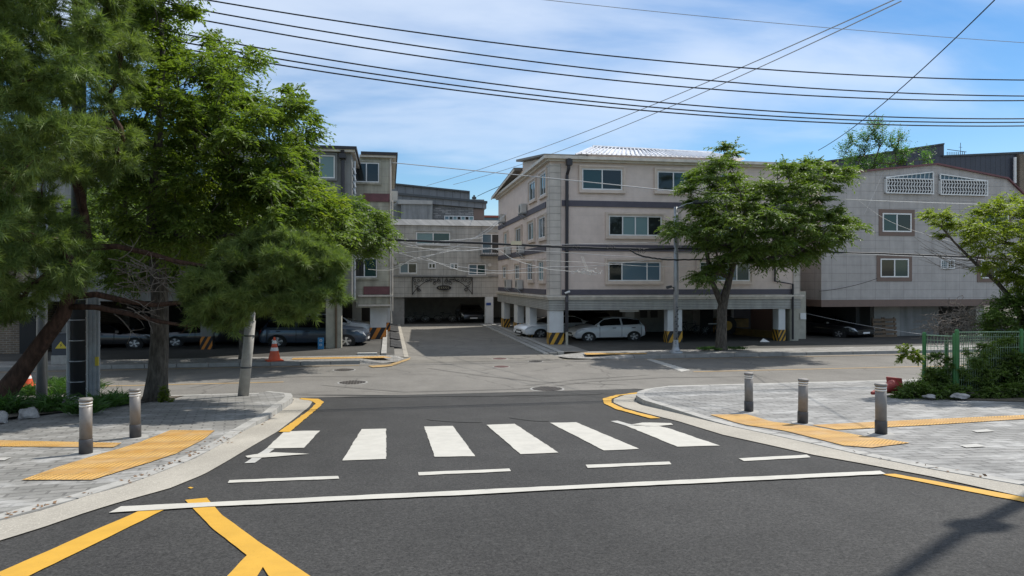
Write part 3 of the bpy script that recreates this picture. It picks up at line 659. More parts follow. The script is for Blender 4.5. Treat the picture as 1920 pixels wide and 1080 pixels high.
for i in range(14):
    t = (i + .5) / 14; yb = hy0 + (hy1 - hy0) * t; rf.tube([(hx0 - .05, yb, hz0 + .03), (hx0 + 1.2, hy0 + 1.8 + (hy1 - hy0 - 3.6) * t, hz1 + .035)], .035, 6)
rf.tube([(hx0 + 1.2, hy0 + 1.8, hz1 + .05), (hx1 - .8, hy0 + 1.8, hz1 - .07)], .06, 6)
rf.build('metal_roof', M['roof_silver'], bl)
# downpipes
w = MB(); xd = UY(1064, 400, YF).x; w.tube([(xd, YF - .36, ZR + .1), (xd - .02, YF - .30, ZR - .35), (xd - .05, YF - .12, ZR - .6), (xd - .06, YF - .12, -.6), (xd - .10, YF - .28, -.9), (xd - .10, YF - .28, ZG + .6)], .075, 10); w.box(xd - .12, xd + .12, YF - .42, YF - .15, ZR - .2, ZR + .06); w.build('downpipe', M['dark_pipe'], bl)
w = MB(); w.tube([(xd - .10, YF - .28, ZG + .62), (xd - .10, YF - .28, ZG)], .06, 10); w.build('downpipe', M['pillar_olive'], bl)
w = MB(); x2 = UY(1451, 500, YF).x; x3 = UY(1484, 500, YF).x; w.tube([(x2, YF - .1, 1.3), (x2, YF - .1, UY(1451, 527, YF).z), (x3, YF - .12, UY(1484, 533, YF).z), (x3, YF - .12, ZG + .1)], .05, 8); w.build('downpipe', M['dark_pipe'], bl)
# pillars
for (xa, xb, ya, yb) in ((XL - .02, XL + .62, YF, YF + .45), (12.46, 13.15, YF, YF + .45), (17.92, 18.26, YF, YF + .5), (18.50, 18.92, YF - .02, YF + .45)):
    pillar(bl, xa, xb, ya, yb, ZG + .0, ZS + .001, 'pillar_white' if xa < 18.3 else 'pillar_olive', 'stripe_yellow' if xa < 18.3 else None)
for yy in (35.1, 38.6, 43.2): pillar(bl, XL, XL + .35, yy, yy + 1.15, -2.84, ZS + .001, 'pillar_white')
for (xa, ya) in ((12.3, 36.0), (17.6, 36.2), (12.3, 42), (17.6, 42)): pillar(bl, xa, xa + .5, ya, ya + .5, -2.84, ZS + .001, 'pillar_white')
w = MB(); w.box(9.3, 15.0, 41.2, 41.4, -2.85, ZS); w.box(15.0, 17.0, 38.0, 38.2, -2.85, ZS); w.box(12.9, 13.1, 38.2, 41.2, -2.85, ZS); w.box(13.1, 15.2, 37.6, 37.8, -2.85, ZS); w.box(XR - .15, XR, 37, YB, -2.85, ZS); w.build('garage_wall', M['garage_wall'], bl)
w = MB(); w.box(13.7, 14.1, 37.55, 37.6, -2.0, -1.6); w.box(14.3, 14.7, 37.55, 37.6, -2.0, -1.6); w.build('meter_box', M['ac_dark'], bl)
w = MB(); w.box(10.3, 11.2, 30.9, 31.0, ZS - .10, ZS - .02); w.build('notice_strip', M['white_frame'], bl)
# security camera
sc_ = UY(1062, 548, YF); cc = thing('security_camera', 'small white security camera on the corner of the beige villa above the pillar', 'camera', (sc_.x, YF, sc_.z))
w = MB(); w.bar((sc_.x, YF - .02, sc_.z), (sc_.x, YF - .2, sc_.z), .03); w.build('arm', M['white_frame'], cc); w = MB(); w.tube([(sc_.x - .12, YF - .22, sc_.z - .04), (sc_.x + .1, YF - .22, sc_.z + .04)], .045, 10); w.build('housing', M['white_frame'], cc)
for (px, py, lab) in ((986, 392, 'white air conditioner unit below the top side windows of the beige villa'), (982, 466, 'air conditioner unit on the middle slate band, nearer of two'),
        (957, 470, 'air conditioner unit on the middle slate band, farther of two'), (979, 533, 'air conditioner unit on the lowest slate band, nearer of two'), (958, 532, 'air conditioner unit on the lowest slate band, farther of two'), (946, 410, 'air conditioner unit high on the far end of the beige villa side wall')):
    p = UX(px, py, XL); air_con((XL, p.y, p.z - .22), -math.pi / 2, lab)
# ------------------------------------------------------------------ 2. left villa
YL1, YL2 = 30.4, 34.6
xa0, xa1, xa2 = -13.2, -1.55, UY(733, 400, YL2).x
lv = thing('grey_villa', 'grey and olive villa with maroon bands behind the trees, left of the side street', 'building', ((xa0 + xa2) / 2, YL1, ZG))
zt1 = UY(640, 286, YL1).z; zt2 = UY(700, 296, YL2).z; zb1 = UY(625, 563, YL1).z; zb2 = UY(700, 577, YL2).z
w = MB(); w.box(xa0, xa1, YL1, 46, zb1, zt1); w.build('wall', M['dirty_wall'], lv)
w = MB(); w.box(xa1 + .003, xa2, YL2, 46, zb2, zt2); w.build('wall', M['olive_wall'], lv)
w = MB(); w.box(xa0 - .2, xa1 + .15, YL1 - .25, 46.1, zt1, zt1 + .10); w.box(xa1 + .16, xa2 + .25, YL2 - .25, 46.1, zt2, zt2 + .10); w.build('eaves', M['cornice_cream'], lv)
w = MB(); w.box(xa0 - .25, xa1 + .22, YL1 - .33, 46.2, zt1 + .10, zt1 + .22); w.box(xa1 + .23, xa2 + .32, YL2 - .33, 46.2, zt2 + .10, zt2 + .24); w.build('roof_edge', M['roof_edge_dark'], lv)
for (a, b) in ((363, 378), (537, 552)):
    w = MB(); w.box(xa1 + .35, xa2 - .05, YL2 - .07, YL2 + .02, UY(700, b, YL2).z, UY(700, a, YL2).z); w.build('band', M['maroon'], lv)
w = MB(); w.box(xa1 + .1, xa2 + .1, YL2 - .16, YL2 + .02, UY(700, 556, YL2).z - .0, UY(700, 553, YL2).z); w.box(xa1 + .1, xa2 + .05, YL2 - .12, YL2 + .02, UY(700, 574, YL2).z, UY(700, 571, YL2).z); w.build('cornice', M['cornice_cream'], lv)
for (q, n, g) in (((663, 305, 711, 342), (1, 1), ('glass_dark', 'glass_dark')), ((660, 393, 708, 432), (1, 1), ('glass_dark', 'glass_teal')), ((659, 484, 707, 520), (1, 1), ('glass_dark', 'glass_teal'))):
    window(lv, front(YL2), rect_front(*q, YL2), n, .10, 'olive_wall', gm=g)
for (q, g) in (((571, 291, 628, 334), ('glass_dark', 'glass_curtain')), ((470, 292, 527, 334), ('glass_dark', 'glass_teal')), ((570, 385, 628, 428), ('glass_dark', 'glass_teal')), ((470, 385, 528, 428), ('glass_teal', 'glass_dark')), ((570, 480, 628, 520), ('glass_dark', 'glass_teal')), ((470, 480, 528, 520), ('glass_teal', 'glass_dark')), ((330, 300, 390, 340), ('glass_dark', 'glass_blue')), ((330, 480, 390, 520), ('glass_dark', 'glass_teal')), ((150, 300, 210, 340), ('glass_blue', 'glass_dark')), ((150, 400, 210, 440), ('glass_blue', 'glass_dark'))):
    window(lv, front(YL1), rect_front(*q, YL1), (1, 1), .10, 'dirty_wall', gm=g)
w = MB(); xp = UY(643, 400, YL1).x; w.tube([(xp, YL1 - .30, zt1 + .05), (xp, YL1 - .14, zt1 - .35), (xp, YL1 - .14, zb1 + .1)], .075, 8); w.box(xp - .13, xp + .13, YL1 - .4, YL1 - .02, zt1 - .28, zt1 - .1); w.build('downpipe', M['dark_pipe'], lv)
w = MB()
for i in range(9):
    zz = zt1 - .6 - i * .28; w.tube([(xa1 + .06, YL1 + .2, zz), (xa1 + .14, YL1 + .2, zz - .26)], .05, 6)
w.tube([(xa1 + .1, YL1 + .25, zt1 - .3), (xa1 + .1, YL1 + .25, zb1)], .06, 8); w.build('ribbed_duct', M['steel_pole'], lv)
w = MB(); w.tube([(xa2 - .02, YL2 - .08, zt2), (xa2 - .02, YL2 - .08, -1.0), (xa2 + .02, YL2 - .08, -2.0)], .04, 8); w.tube([(xa2 + .08, YL2 - .06, zt2 - 2), (xa2 + .08, YL2 - .06, -1.4)], .025, 6); w.build('downpipe', M['cornice_cream'], lv)
x0 = UY(611, 600, YL1).x; x1 = UY(640, 600, YL1).x
pillar(lv, x0, x1, YL1, YL1 + .6, ZG, zb1 + .001, 'pillar_olive', None)
w = MB(); w.tube([(x0 + .42, YL1 - .06, zb1), (x0 + .42, YL1 - .06, ZG)], .045, 8); w.build('downpipe', M['bin_wood'], lv)
x0 = UY(694, 600, YL2 + .6).x; x1 = UY(722, 600, YL2 + .6).x
pillar(lv, x0, x1 + .05, YL2 + .5, YL2 + 1.2, ZG - .05, zb2 + .001, 'pillar_white', 'stripe_orange', .62)
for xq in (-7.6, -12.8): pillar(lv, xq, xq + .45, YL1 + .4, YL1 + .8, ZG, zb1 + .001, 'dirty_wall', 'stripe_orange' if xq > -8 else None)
for xq, yq in ((-7.6, 37), (-1.9, 38), (-.4, 40.5)): pillar(lv, xq, xq + .45, yq, yq + .5, ZG - .05, zb1 + .001, 'pillar_white', 'stripe_orange')
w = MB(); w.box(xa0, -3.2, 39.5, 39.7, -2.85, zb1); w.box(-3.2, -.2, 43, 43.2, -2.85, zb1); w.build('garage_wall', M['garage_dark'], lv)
w = MB(); w.box(-.30 + xa2 - .55, -.05 + xa2 - .55, YL2 + 3, YL2 + 3.3, zt2 + .24, zt2 + .45); w.build('roof_vent', M['dark_steel'], lv)
w = MB(); vx = UY(668, 280, YL1 + 1).x; w.box(vx - .16, vx + .16, YL1 + 5, YL1 + 5.3, zt1 + .2, zt1 + .5); w.tube([(vx - .1, YL1 + 5.15, zt1 + .5), (vx - .1, YL1 + 5.15, zt1 + .62)], .05, 8); w.tube([(vx + .1, YL1 + 5.15, zt1 + .5), (vx + .1, YL1 + 5.15, zt1 + .62)], .05, 8); w.build('roof_vent', M['dark_steel'], lv)
p = UX(740, 371, xa2) if False else Vector((xa2, 35.4, UY(740, 378, YL2 + .8).z)); air_con((xa2, 35.3, p.z), math.pi / 2, 'air conditioner unit high on the side wall of the left villa above the street')
# ------------------------------------------------------------------ 3. brick building far left
bb = thing('brick_building', 'brown brick building with a dark entrance at the far left edge behind the pine', 'building', (-17, 31.0, ZG))
xb0, xb1 = -26, UY(72, 600, 30.2).x
w = MB(); w.box(xb0, xb1, 30.2, 42, ZG - .05, 4.9); w.build('wall', M['brown_brick'], bb)
w = MB(); w.box(xb0, xb1 + .1, 30.05, 30.21, -.62, -.40); w.box(xb0, xb1 + .2, 29.9, 42.2, 4.9, 5.05); w.build('ledge', M['garage_wall'], bb)
w = MB(); w.box(xb1 - .62, xb1 - .05, 30.10, 30.19, ZG, -.75); w.build('door', M['iron_black'], bb)
for q in ((-60, 480, 10, 530), (-60, 380, 10, 420), (20, 380, 60, 420)): window(bb, front(30.2), rect_front(*q, 30.2), (1, 1), 0, gm=('glass_dark', 'glass_blue'))
p = UY(56, 588, 30.2); air_con((p.x, 30.0, p.z), 0, 'large air conditioner unit on the brick building behind the steel pole')
# ------------------------------------------------------------------ 4. building at the end of the side street
YE = 48.0
fb = thing('tiled_villa', 'pale grey tiled villa closing the end of the side street over an open garage', 'building', (UY(835, 600, YE).x, YE, -2.86))
ex0, ex1 = -7.0, 13.0
zE0 = UY(835, 557, YE).z; zE1 = UY(835, 423, YE).z; zE2 = UY(835, 411, YE).z
w = MB(); w.box(ex0, ex1, YE, 58, zE0, zE1); w.build('wall', M['pale_grey_tile'], fb)
w = MB(); w.box(ex0, ex1, YE + .35, 58, zE1, zE2); w.prism([(ex0, YE - .12, zE1), (ex0, YE + .36, zE2), (ex0, YE + .36, zE1)], (ex1 - ex0, 0, 0)); w.build('parapet', M['dirty_wall'], fb)
w = MB(); w.box(UY(735, 520, YE).x - 1, ex1, YE - .10, YE, UY(835, 519, YE).z, UY(835, 516.5, YE).z); w.build('ledge', M['dirty_wall'], fb)
for q, n, g in (((780, 435.5, 844, 458.5), (1, 1), ('glass_curtain', 'glass_teal')), ((749, 493, 782, 513), (1, 1), ('glass_blue', 'glass_dark')), ((803, 493, 817, 504), (1, 1), ('glass_dark', 'glass_dark')), ((844, 494, 859, 504.5), (1, 1), ('glass_dark', 'glass_dark')), ((878, 495, 911, 516), (1, 1), ('glass_teal', 'glass_teal')), ((903, 438, 940, 476), (1, 1), ('glass_dark', 'glass_dark'))):
    window(fb, front(YE), rect_front(*q, YE), n, 0 if q[0] in (803, 844) else .12, 'pale_grey_tile', fw=.07, gm=g)
a0, a1, z0, z1 = rect_front(900, 470, 942, 478, YE)
w = MB(); w.box(a0, a1, YE - .5, YE, z0 - .1, z0); 
for k in range(14):
    x = a0 + (a1 - a0) * k / 13; w.bar((x, YE - .47, z0), (x, YE - .47, z0 + .42), .02)
w.bar((a0, YE - .47, z0 + .43), (a1, YE - .47, z0 + .43), .03); w.build('balcony', M['dark_steel'], fb)
# garage under it
xp0, xp1 = UY(910, 580, YE).x, UY(925, 580, YE).x
pillar(fb, xp0, xp1, YE, YE + .5, -2.86, zE0 + .001, 'pillar_white', None)
pillar(fb, 9.5, 10, YE, YE + .5, -2.86, zE0 + .001, 'pillar_white', None)
w = MB(); w.box(ex0, ex1, 56, 56.2, -2.9, zE0); w.box(ex0, 1.0, YE + .2, YE + .4, -2.9, zE0); w.build('garage_wall', M['garage_wall'], fb)
w = MB(); w.box(2.6, 4.6, 55.9, 56, -2.0, -1.3); w.build('notice_board', M['garage_wall'], fb)
q = UY(916, 570, YE); w = MB(); w.box(q.x - .16, q.x + .16, YE - .03, YE - .001, q.z - .09, q.z + .09); w.build('address_plate', M['plate_blue'], fb)
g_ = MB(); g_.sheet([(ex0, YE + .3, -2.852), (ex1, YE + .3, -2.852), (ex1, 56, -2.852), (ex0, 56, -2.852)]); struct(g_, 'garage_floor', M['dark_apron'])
# wrought iron ornament
def curl(m, cx, cz, r, a0, turns, sgn, Yp, rad=.018):
    P = []
    for i in range(22):
        t = i / 21; a = a0 + sgn * turns * 2 * math.pi * t; rr = r * (1 - .8 * t); P.append((cx + rr * math.cos(a), Yp, cz + rr * math.sin(a)))
    m.tube(P, rad, 5)
io = MB(); a = UY(773, 520, YE); b = UY(885, 552, YE); Yo = YE - .13; xA, xB, zT, zB = a.x, b.x, a.z, b.z
io.bar((xA, Yo, zT), (xB, Yo, zT), .05); io.bar((xA, Yo, zT), (xA, Yo, zB), .05); io.bar((xB, Yo, zT), (xB, Yo, zB), .05)
for s in (-1, 1):
    xe = xA if s == -1 else xB; xm = (xA + xB) / 2
    arc = [(xe - s * (i / 14) * (abs(xm - xe) - .5), Yo, zB + (zT - zB - .12) * math.sin(i / 14 * math.pi / 2) ** .8) for i in range(15)]
    io.tube(arc, .022, 5)
    for i in range(7):
        fx = xe - s * (.16 + i * .27); curl(io, fx, zT - .17 - .03 * (i % 2), .13, math.pi * .5 * (1 + s * (i % 2)), 1.3, s * (1 if i % 2 else -1), Yo)
    for k in range(3): curl(io, xe - s * (.2 + .1 * k), zT - .42 - .22 * k, .13, math.pi * (.5 + .5 * s), 1.2, -s, Yo)
    curl(io, xe - s * .45, zB + .32, .12, 0, 1.2, s, Yo)
    curl(io, xm - s * .22, zT - .28, .16, math.pi * .5, 1.3, s, Yo); curl(io, xm - s * .55, zT - .38, .14, math.pi * .5, 1.3, -s, Yo)
io.tube([((xA + xB) / 2, Yo, zT), ((xA + xB) / 2, Yo, UY(832, 536, YE).z)], .02, 5)
orn = io.build('iron_ornament', M['iron_black']); tag(orn, 'black wrought iron scroll ornament over the garage of the tiled villa', 'ornament')
c = UY(832, 539.5, YE); pl = MB(); n = 28; pl.prism([(c.x + .50 * math.cos(2 * math.pi * i / n), Yo - .04, c.z + .17 * math.sin(2 * math.pi * i / n)) for i in range(n)], (0, .03, 0))
pl.build('oval_plate', M['iron_black'], orn)
lt = MB()
for i, (dx, w_) in enumerate(((-.30, .1), (-.15, .1), (0, .1), (.15, .1), (.30, .1))):
    lt.box(c.x + dx - .045, c.x + dx + .045, Yo - .047, Yo - .041, c.z + .045, c.z + .06); lt.box(c.x + dx - .04, c.x + dx - .025, Yo - .047, Yo - .041, c.z - .03, c.z + .044); lt.box(c.x + dx - .024, c.x + dx + .045, Yo - .047, Yo - .041, c.z - .05, c.z - .035)
lt.build('lettering', M['tag_cream'], orn)
for (px, py) in ((741, 493), (917, 497)):
    q = UY(px, py, YE); m_ = MB(); m_.tube([(q.x, YE - .25, q.z), (q.x, YE, q.z)], .09, 12); m_.tube([(q.x, YE - .27, q.z), (q.x, YE - .25, q.z)], .12, 12)
    tag(m_.build('round_vent', M['ac_white']), 'round white wall vent beside the %s window of the tiled villa' % ('left' if px < 800 else 'right'), 'vent', 'round wall vents')
# upper building behind it
ub = thing('upper_house', 'grey metal clad house with a stepped roofline above the tiled villa', 'building', (UY(820, 420, 54).x, 54, zE2 - 1))
def frontbox(mb, q, Y, dy): 
    r = rect_front(*q, Y); mb.box(r[0], r[1], Y, Y + dy, r[2], r[3])
w = MB(); frontbox(w, (700, 372, 908, 430), 54, 8); w.build('wall', M['dirty_wall'], ub)
def slope_box(mb, pl, pr, ybot, Y, dy):
    a = UY(pl[0], pl[1], Y); b = UY(pr[0], pr[1], Y); c = UY(pr[0], ybot[1], Y); d = UY(pl[0], ybot[0], Y)
    mb.prism([tuple(a), tuple(b), tuple(c), tuple(d)], (0, dy, 0))
w = MB(); slope_box(w, (690, 340), (881, 360), (364, 374), 54.6, 6); slope_box(w, (690, 358), (912, 379), (372, 391), 53.6, 8); w.build('metal_cladding', M['grey_metal'], ub)
w = MB(); slope_box(w, (690, 338), (881, 358), (341, 361), 54.4, 6.4); slope_box(w, (690, 356), (914, 377), (360, 381), 53.4, 8.4); w.build('roof_edge', M['dark_steel'], ub)
w = MB(); frontbox(w, (812, 388, 888, 412), 53.85, .1); w.build('stone_panel', M['stone_wall'], ub)
w = MB(); frontbox(w, (888, 392, 907, 412), 53.8, .15); w.build('brick_panel', M['brown_trim'], ub)
window(ub, front(54), rect_front(785, 391, 800, 402, 54), (1, 1), 0, fw=.06, gm=('glass_dark', 'glass_dark'))
window(ub, front(53.85), rect_front(833, 405, 888, 413, 53.85), (1,) * 7, 0, fw=.05, gm=('glass_blue', 'glass_dark'))
w = MB(); frontbox(w, (752, 381, 811, 414), 53.0, 1); w.build('annex', M['dirty_wall'], ub)
w = MB(); slope_box(w, (745, 374), (811, 376), (382, 383), 52.8, 1.4); w.build('annex_roof', M['garage_wall'], ub)
w = MB(); q = UY(889, 372, 54.5); w.tube([(q.x, 54.5, q.z - .3), (q.x, 54.5, q.z + .25)], .07, 8); w.box(q.x - .16, q.x + .16, 54.4, 54.6, q.z - .05, q.z + .12); w.build('chimney_pipe', M['dark_steel'], ub)
rh = thing('red_roofed_house', 'distant house with a red roof in the gap left of the beige villa', 'building', (UY(925, 410, 70).x, 70, zE2))
w = MB(); frontbox(w, (895, 408, 960, 440), 70, 6); w.build('wall', M['garage_wall'], rh); w = MB(); r = rect_front(892, 404.5, 965, 408, 70); w.box(r[0], r[1], 69.7, 76.5, r[2], r[3]); w.build('roof', M['red_roof'], rh)
w = MB(); r = rect_front(905, 409, 938, 412.5, 70); w.box(r[0], r[1], 69.93, 70, r[2], r[3]); w.build('window_band', M['glass_blue'], rh)
# ------------------------------------------------------------------ 5. right tiled building
YT = 31.2
tb = thing('gabled_tile_building', 'grey tiled apartment block with brown trimmed windows and a brown rimmed gable, right edge', 'building', (23, YT, ZG))
tx0 = UY(1540, 500, YT).x; tx1 = 33.0; zb = UY(1600, 562, YT).z
outline = [(1540, 335), (1600, 324), (1755, 309), (1888, 336), (1925, 372), (2100, 420)]
pts = [tuple(UY(px, py, YT)) for px, py in outline]; pts.append((pts[-1][0], YT, zb)); pts.append((pts[0][0], YT, zb))
w = MB(); w.prism(pts, (0, 14, 0)); w.build('wall', M['grey_tile'], tb)
w = MB()
for i in range(len(outline) - 1):
    a = Vector(pts[i]); b = Vector(pts[i + 1]); w.prism([a, b, b + Vector((0, 0, .06)), a + Vector((0, 0, .06))], (0, .01, 0)); 
    w.prism([a + Vector((0, -.12, 0)), b + Vector((0, -.12, 0)), b + Vector((0, -.12, .08)), a + Vector((0, -.12, .08))], (0, 14.2, 0))
w.build('roof_rim', M['maroon'], tb)
w = MB(); w.box(pts[0][0] - .03, pts[-2][0], YT - .05, YT + 14, UY(1600, 575, YT).z, zb); w.build('brown_band', M['brown_trim'], tb)
for (q, t) in (((1654, 400, 1708, 435), 1), ((1650, 485, 1703, 520), 1), ((1839, 400, 1890, 435), 1), ((1838, 488, 1890, 522), 1)):
    ww = window(tb, front(YT), rect_front(*q, YT), (1, 1), .0, fw=.06, gm=('glass_teal', 'glass_dark') if q[1] < 450 else ('glass_dark', 'glass_teal'))
    e = .19; r = rect_front(*q, YT); s = MB()
    fr = front(YT)
    s.fbox(fr, r[0] - e, r[1] + e, -.02, .03, r[3] + .003, r[3] + e); s.fbox(fr, r[0] - e, r[1] + e, -.02, .03, r[2] - e, r[2] - .003); s.fbox(fr, r[0] - e, r[0] - .003, -.02, .028, r[2] - .003, r[3] + .003); s.fbox(fr, r[1] + .003, r[1] + e, -.02, .028, r[2] - .003, r[3] + .003)
    s.build('surround', M['brown_trim'], ww)
for q in ((1767, 402, 1792, 421), (1763, 487, 1789, 504)): window(tb, front(YT), rect_front(*q, YT), (1, 1), 0, fw=.05, gm=('glass_dark',), grille=True)
# balconies with pierced white grilles
for (q, tri) in (((1658, 335, 1747, 364), (1658, 333, 1747, 323)), ((1760, 338, 1848, 367), (1760, 327, 1848, 340))):
    r = rect_front(*q, YT); fr = front(YT)
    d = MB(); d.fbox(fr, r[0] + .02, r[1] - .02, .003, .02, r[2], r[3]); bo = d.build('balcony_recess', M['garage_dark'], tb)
    g = MB(); e = .05
    g.fbox(fr, r[0], r[1], .10, .16, r[3] - e, r[3]); g.fbox(fr, r[0], r[1], .10, .16, r[2], r[2] + e); g.fbox(fr, r[0], r[0] + e, 0, .158, r[2] + e, r[3] - e); g.fbox(fr, r[1] - e, r[1], 0, .158, r[2] + e, r[3] - e)
    nn = 17
    for i in range(1, nn):
        x = r[0] + (r[1] - r[0]) * i / nn; 
        for j in range(4):
            za = r[2] + e + (r[3] - r[2] - 2 * e) * j / 4; zc = r[2] + e + (r[3] - r[2] - 2 * e) * (j + 1) / 4; dx = .035 * (1 if j % 2 else -1)
            g.bar((x + dx, YT - .13, za), (x - dx, YT - .13, zc), .035, .03)
    for k in (.25, .5, .75):
        zz = r[2] + (r[3] - r[2]) * k; g.fbox(fr, r[0] + e, r[1] - e, .115, .135, zz - .012, zz + .012)
    g.build('balcony_grille', M['white_frame'], bo)
    a = UY(tri[0], tri[1], YT); b = UY(tri[2], tri[3], YT); s = MB()
    s.bar((a.x, YT - .1, a.z), (b.x, YT - .1, b.z), .05); hi = max(a.z, b.z); xx = b.x if b.z > a.z else a.x; s.bar((xx, YT - .1, r[3]), (xx, YT - .1, hi), .05)
    for i in range(12):
        t = i / 11; x = a.x + (b.x - a.x) * t; zt_ = a.z + (b.z - a.z) * t; s.bar((x, YT - .08, r[3]), (x + .03, YT - .08, zt_), .02)
    s.build('top_frame', M['white_frame'], bo)
    bk = MB(); bk.prism([(a.x, YT - .02, r[3] + .003), (b.x, YT - .02, r[3] + .003), (b.x, YT - .02, b.z), (a.x, YT - .02, a.z)], (0, .015, 0)); bk.build('top_glass', M['glass_blue'], bo)
# recessed left side part
rx0 = UY(1497, 500, 34).x
w = MB(); w.box(rx0 + .4, tx0 + .0, 34, 45, ZG - .05, 2.0); w.build('recess_wall', M['brown_trim'], tb)
for q in ((1500, 484, 1518, 500), (1507, 527, 1520, 538)): window(tb, front(34), rect_front(*q, 34), (1, 1), 0, fw=.04, gm=('glass_dark',), grille=True)
# ground floor
for (pa, pb, mt) in ((1639, 1687, 'garage_wall'), (1687, 1760, 'dirty_wall')):
    xa_, xb_ = UY(pa, 600, YT + 1.2).x, UY(pb, 600, YT + 1.2).x; w = MB(); w.box(xa_, xb_, YT + 1.2, YT + 1.5, ZG, UY(1600, 575, YT).z); w.build('ground_wall', M[mt], tb)
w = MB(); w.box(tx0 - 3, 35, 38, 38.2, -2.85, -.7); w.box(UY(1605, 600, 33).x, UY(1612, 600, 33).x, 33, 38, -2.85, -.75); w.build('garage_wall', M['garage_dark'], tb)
pillar(tb, UY(1497, 600, YT + .3).x, UY(1511, 600, YT + .3).x, YT + .3, YT + .8, ZG, UY(1500, 566, YT).z + .5, 'pillar_olive', None)
w = MB(); q = UY(1505, 594, YT + .3); w.box(q.x - .15, q.x + .15, YT + .25, YT + .299, q.z - .12, q.z + .18); w.build('notice', M['white_frame'], tb)
pillar(tb, 29.3, 29.8, YT + .3, YT + .8, ZG, -.75, 'pillar_olive', None)
# wall panels leaning / pallets
for i, (px, py) in enumerate(((1650, 610), (1672, 612))):
    q = UY(px, py, 31.9); m_ = MB()
    for k in range(5): m_.bar((q.x - .35, 31.9 + .02 * k, ZG + .08 + k * .20), (q.x + .30, 31.9 + .02 * k, ZG + .08 + k * .20), .03, .13)
    m_.bar((q.x - .3, 31.96, ZG + .02), (q.x - .3, 32.08, ZG + 1.0), .06); m_.bar((q.x + .25, 31.96, ZG + .02), (q.x + .25, 32.08, ZG + 1.0), .06)
    tag(m_.build('wooden_pallet', M['bin_wood']), 'brown slatted pallet leaning on the ground floor wall, %s of the two' % ('left' if i == 0 else 'right'), 'pallet', 'pallets against the wall')
# navy metal building behind
nb = thing('navy_metal_building', 'dark navy metal clad building rising behind the gabled tile block', 'building', (26, 46, 0))
w = MB(); slope_box(w, (1530, 306), (1770, 270), (420, 420), 46, 10); slope_box(w, (1700, 296), (1915, 286), (420, 420), 45.5, 10); w.build('metal_wall', M['navy_metal'], nb)
w = MB(); a = UY(1771, 268, 45.9); w.prism([tuple(UY(1530, 304, 45.9)), tuple(UY(1771, 268, 45.9)), tuple(UY(1771, 271, 45.9)), tuple(UY(1530, 307, 45.9))], (0, 10.2, 0)); w.prism([tuple(UY(1768, 291, 45.4)), tuple(UY(1922, 284, 45.4)), tuple(UY(1922, 288, 45.4)), tuple(UY(1768, 294, 45.4))], (0, 10.2, 0)); w.build('roof_edge', M['dark_steel'], nb)
w = MB(); frontbox(w, (1912, 290, 2000, 420), 45.2, 8); w.build('brick_wall', M['brown_brick'], nb)
w = MB(); q = UY(1903, 300, 45.3); w.tube([(q.x, 45.3, q.z + .2), (q.x, 45.3, q.z - 1.7)], .1, 8); w.build('downpipe', M['white_frame'], nb)
w = MB()
for i in range(10): q = UY(1776 + i * 3.6, 286, 47); w.bar((q.x, 47, q.z - .4), (q.x, 47, q.z + .05), .03)
a = UY(1776, 280, 47); b = UY(1812, 285, 47); w.bar(a, b, .04); w.build('roof_railing', M['dark_steel'], nb)
w = MB(); q = UY(1801, 286, 47.5); w.tube([(q.x, 47.5, q.z - .3), (q.x, 47.5, q.z + .75)], .02, 5); w.bar((q.x - .15, 47.5, q.z + .4), (q.x + .15, 47.5, q.z + .4), .02); w.build('antenna', M['dark_steel'], nb)
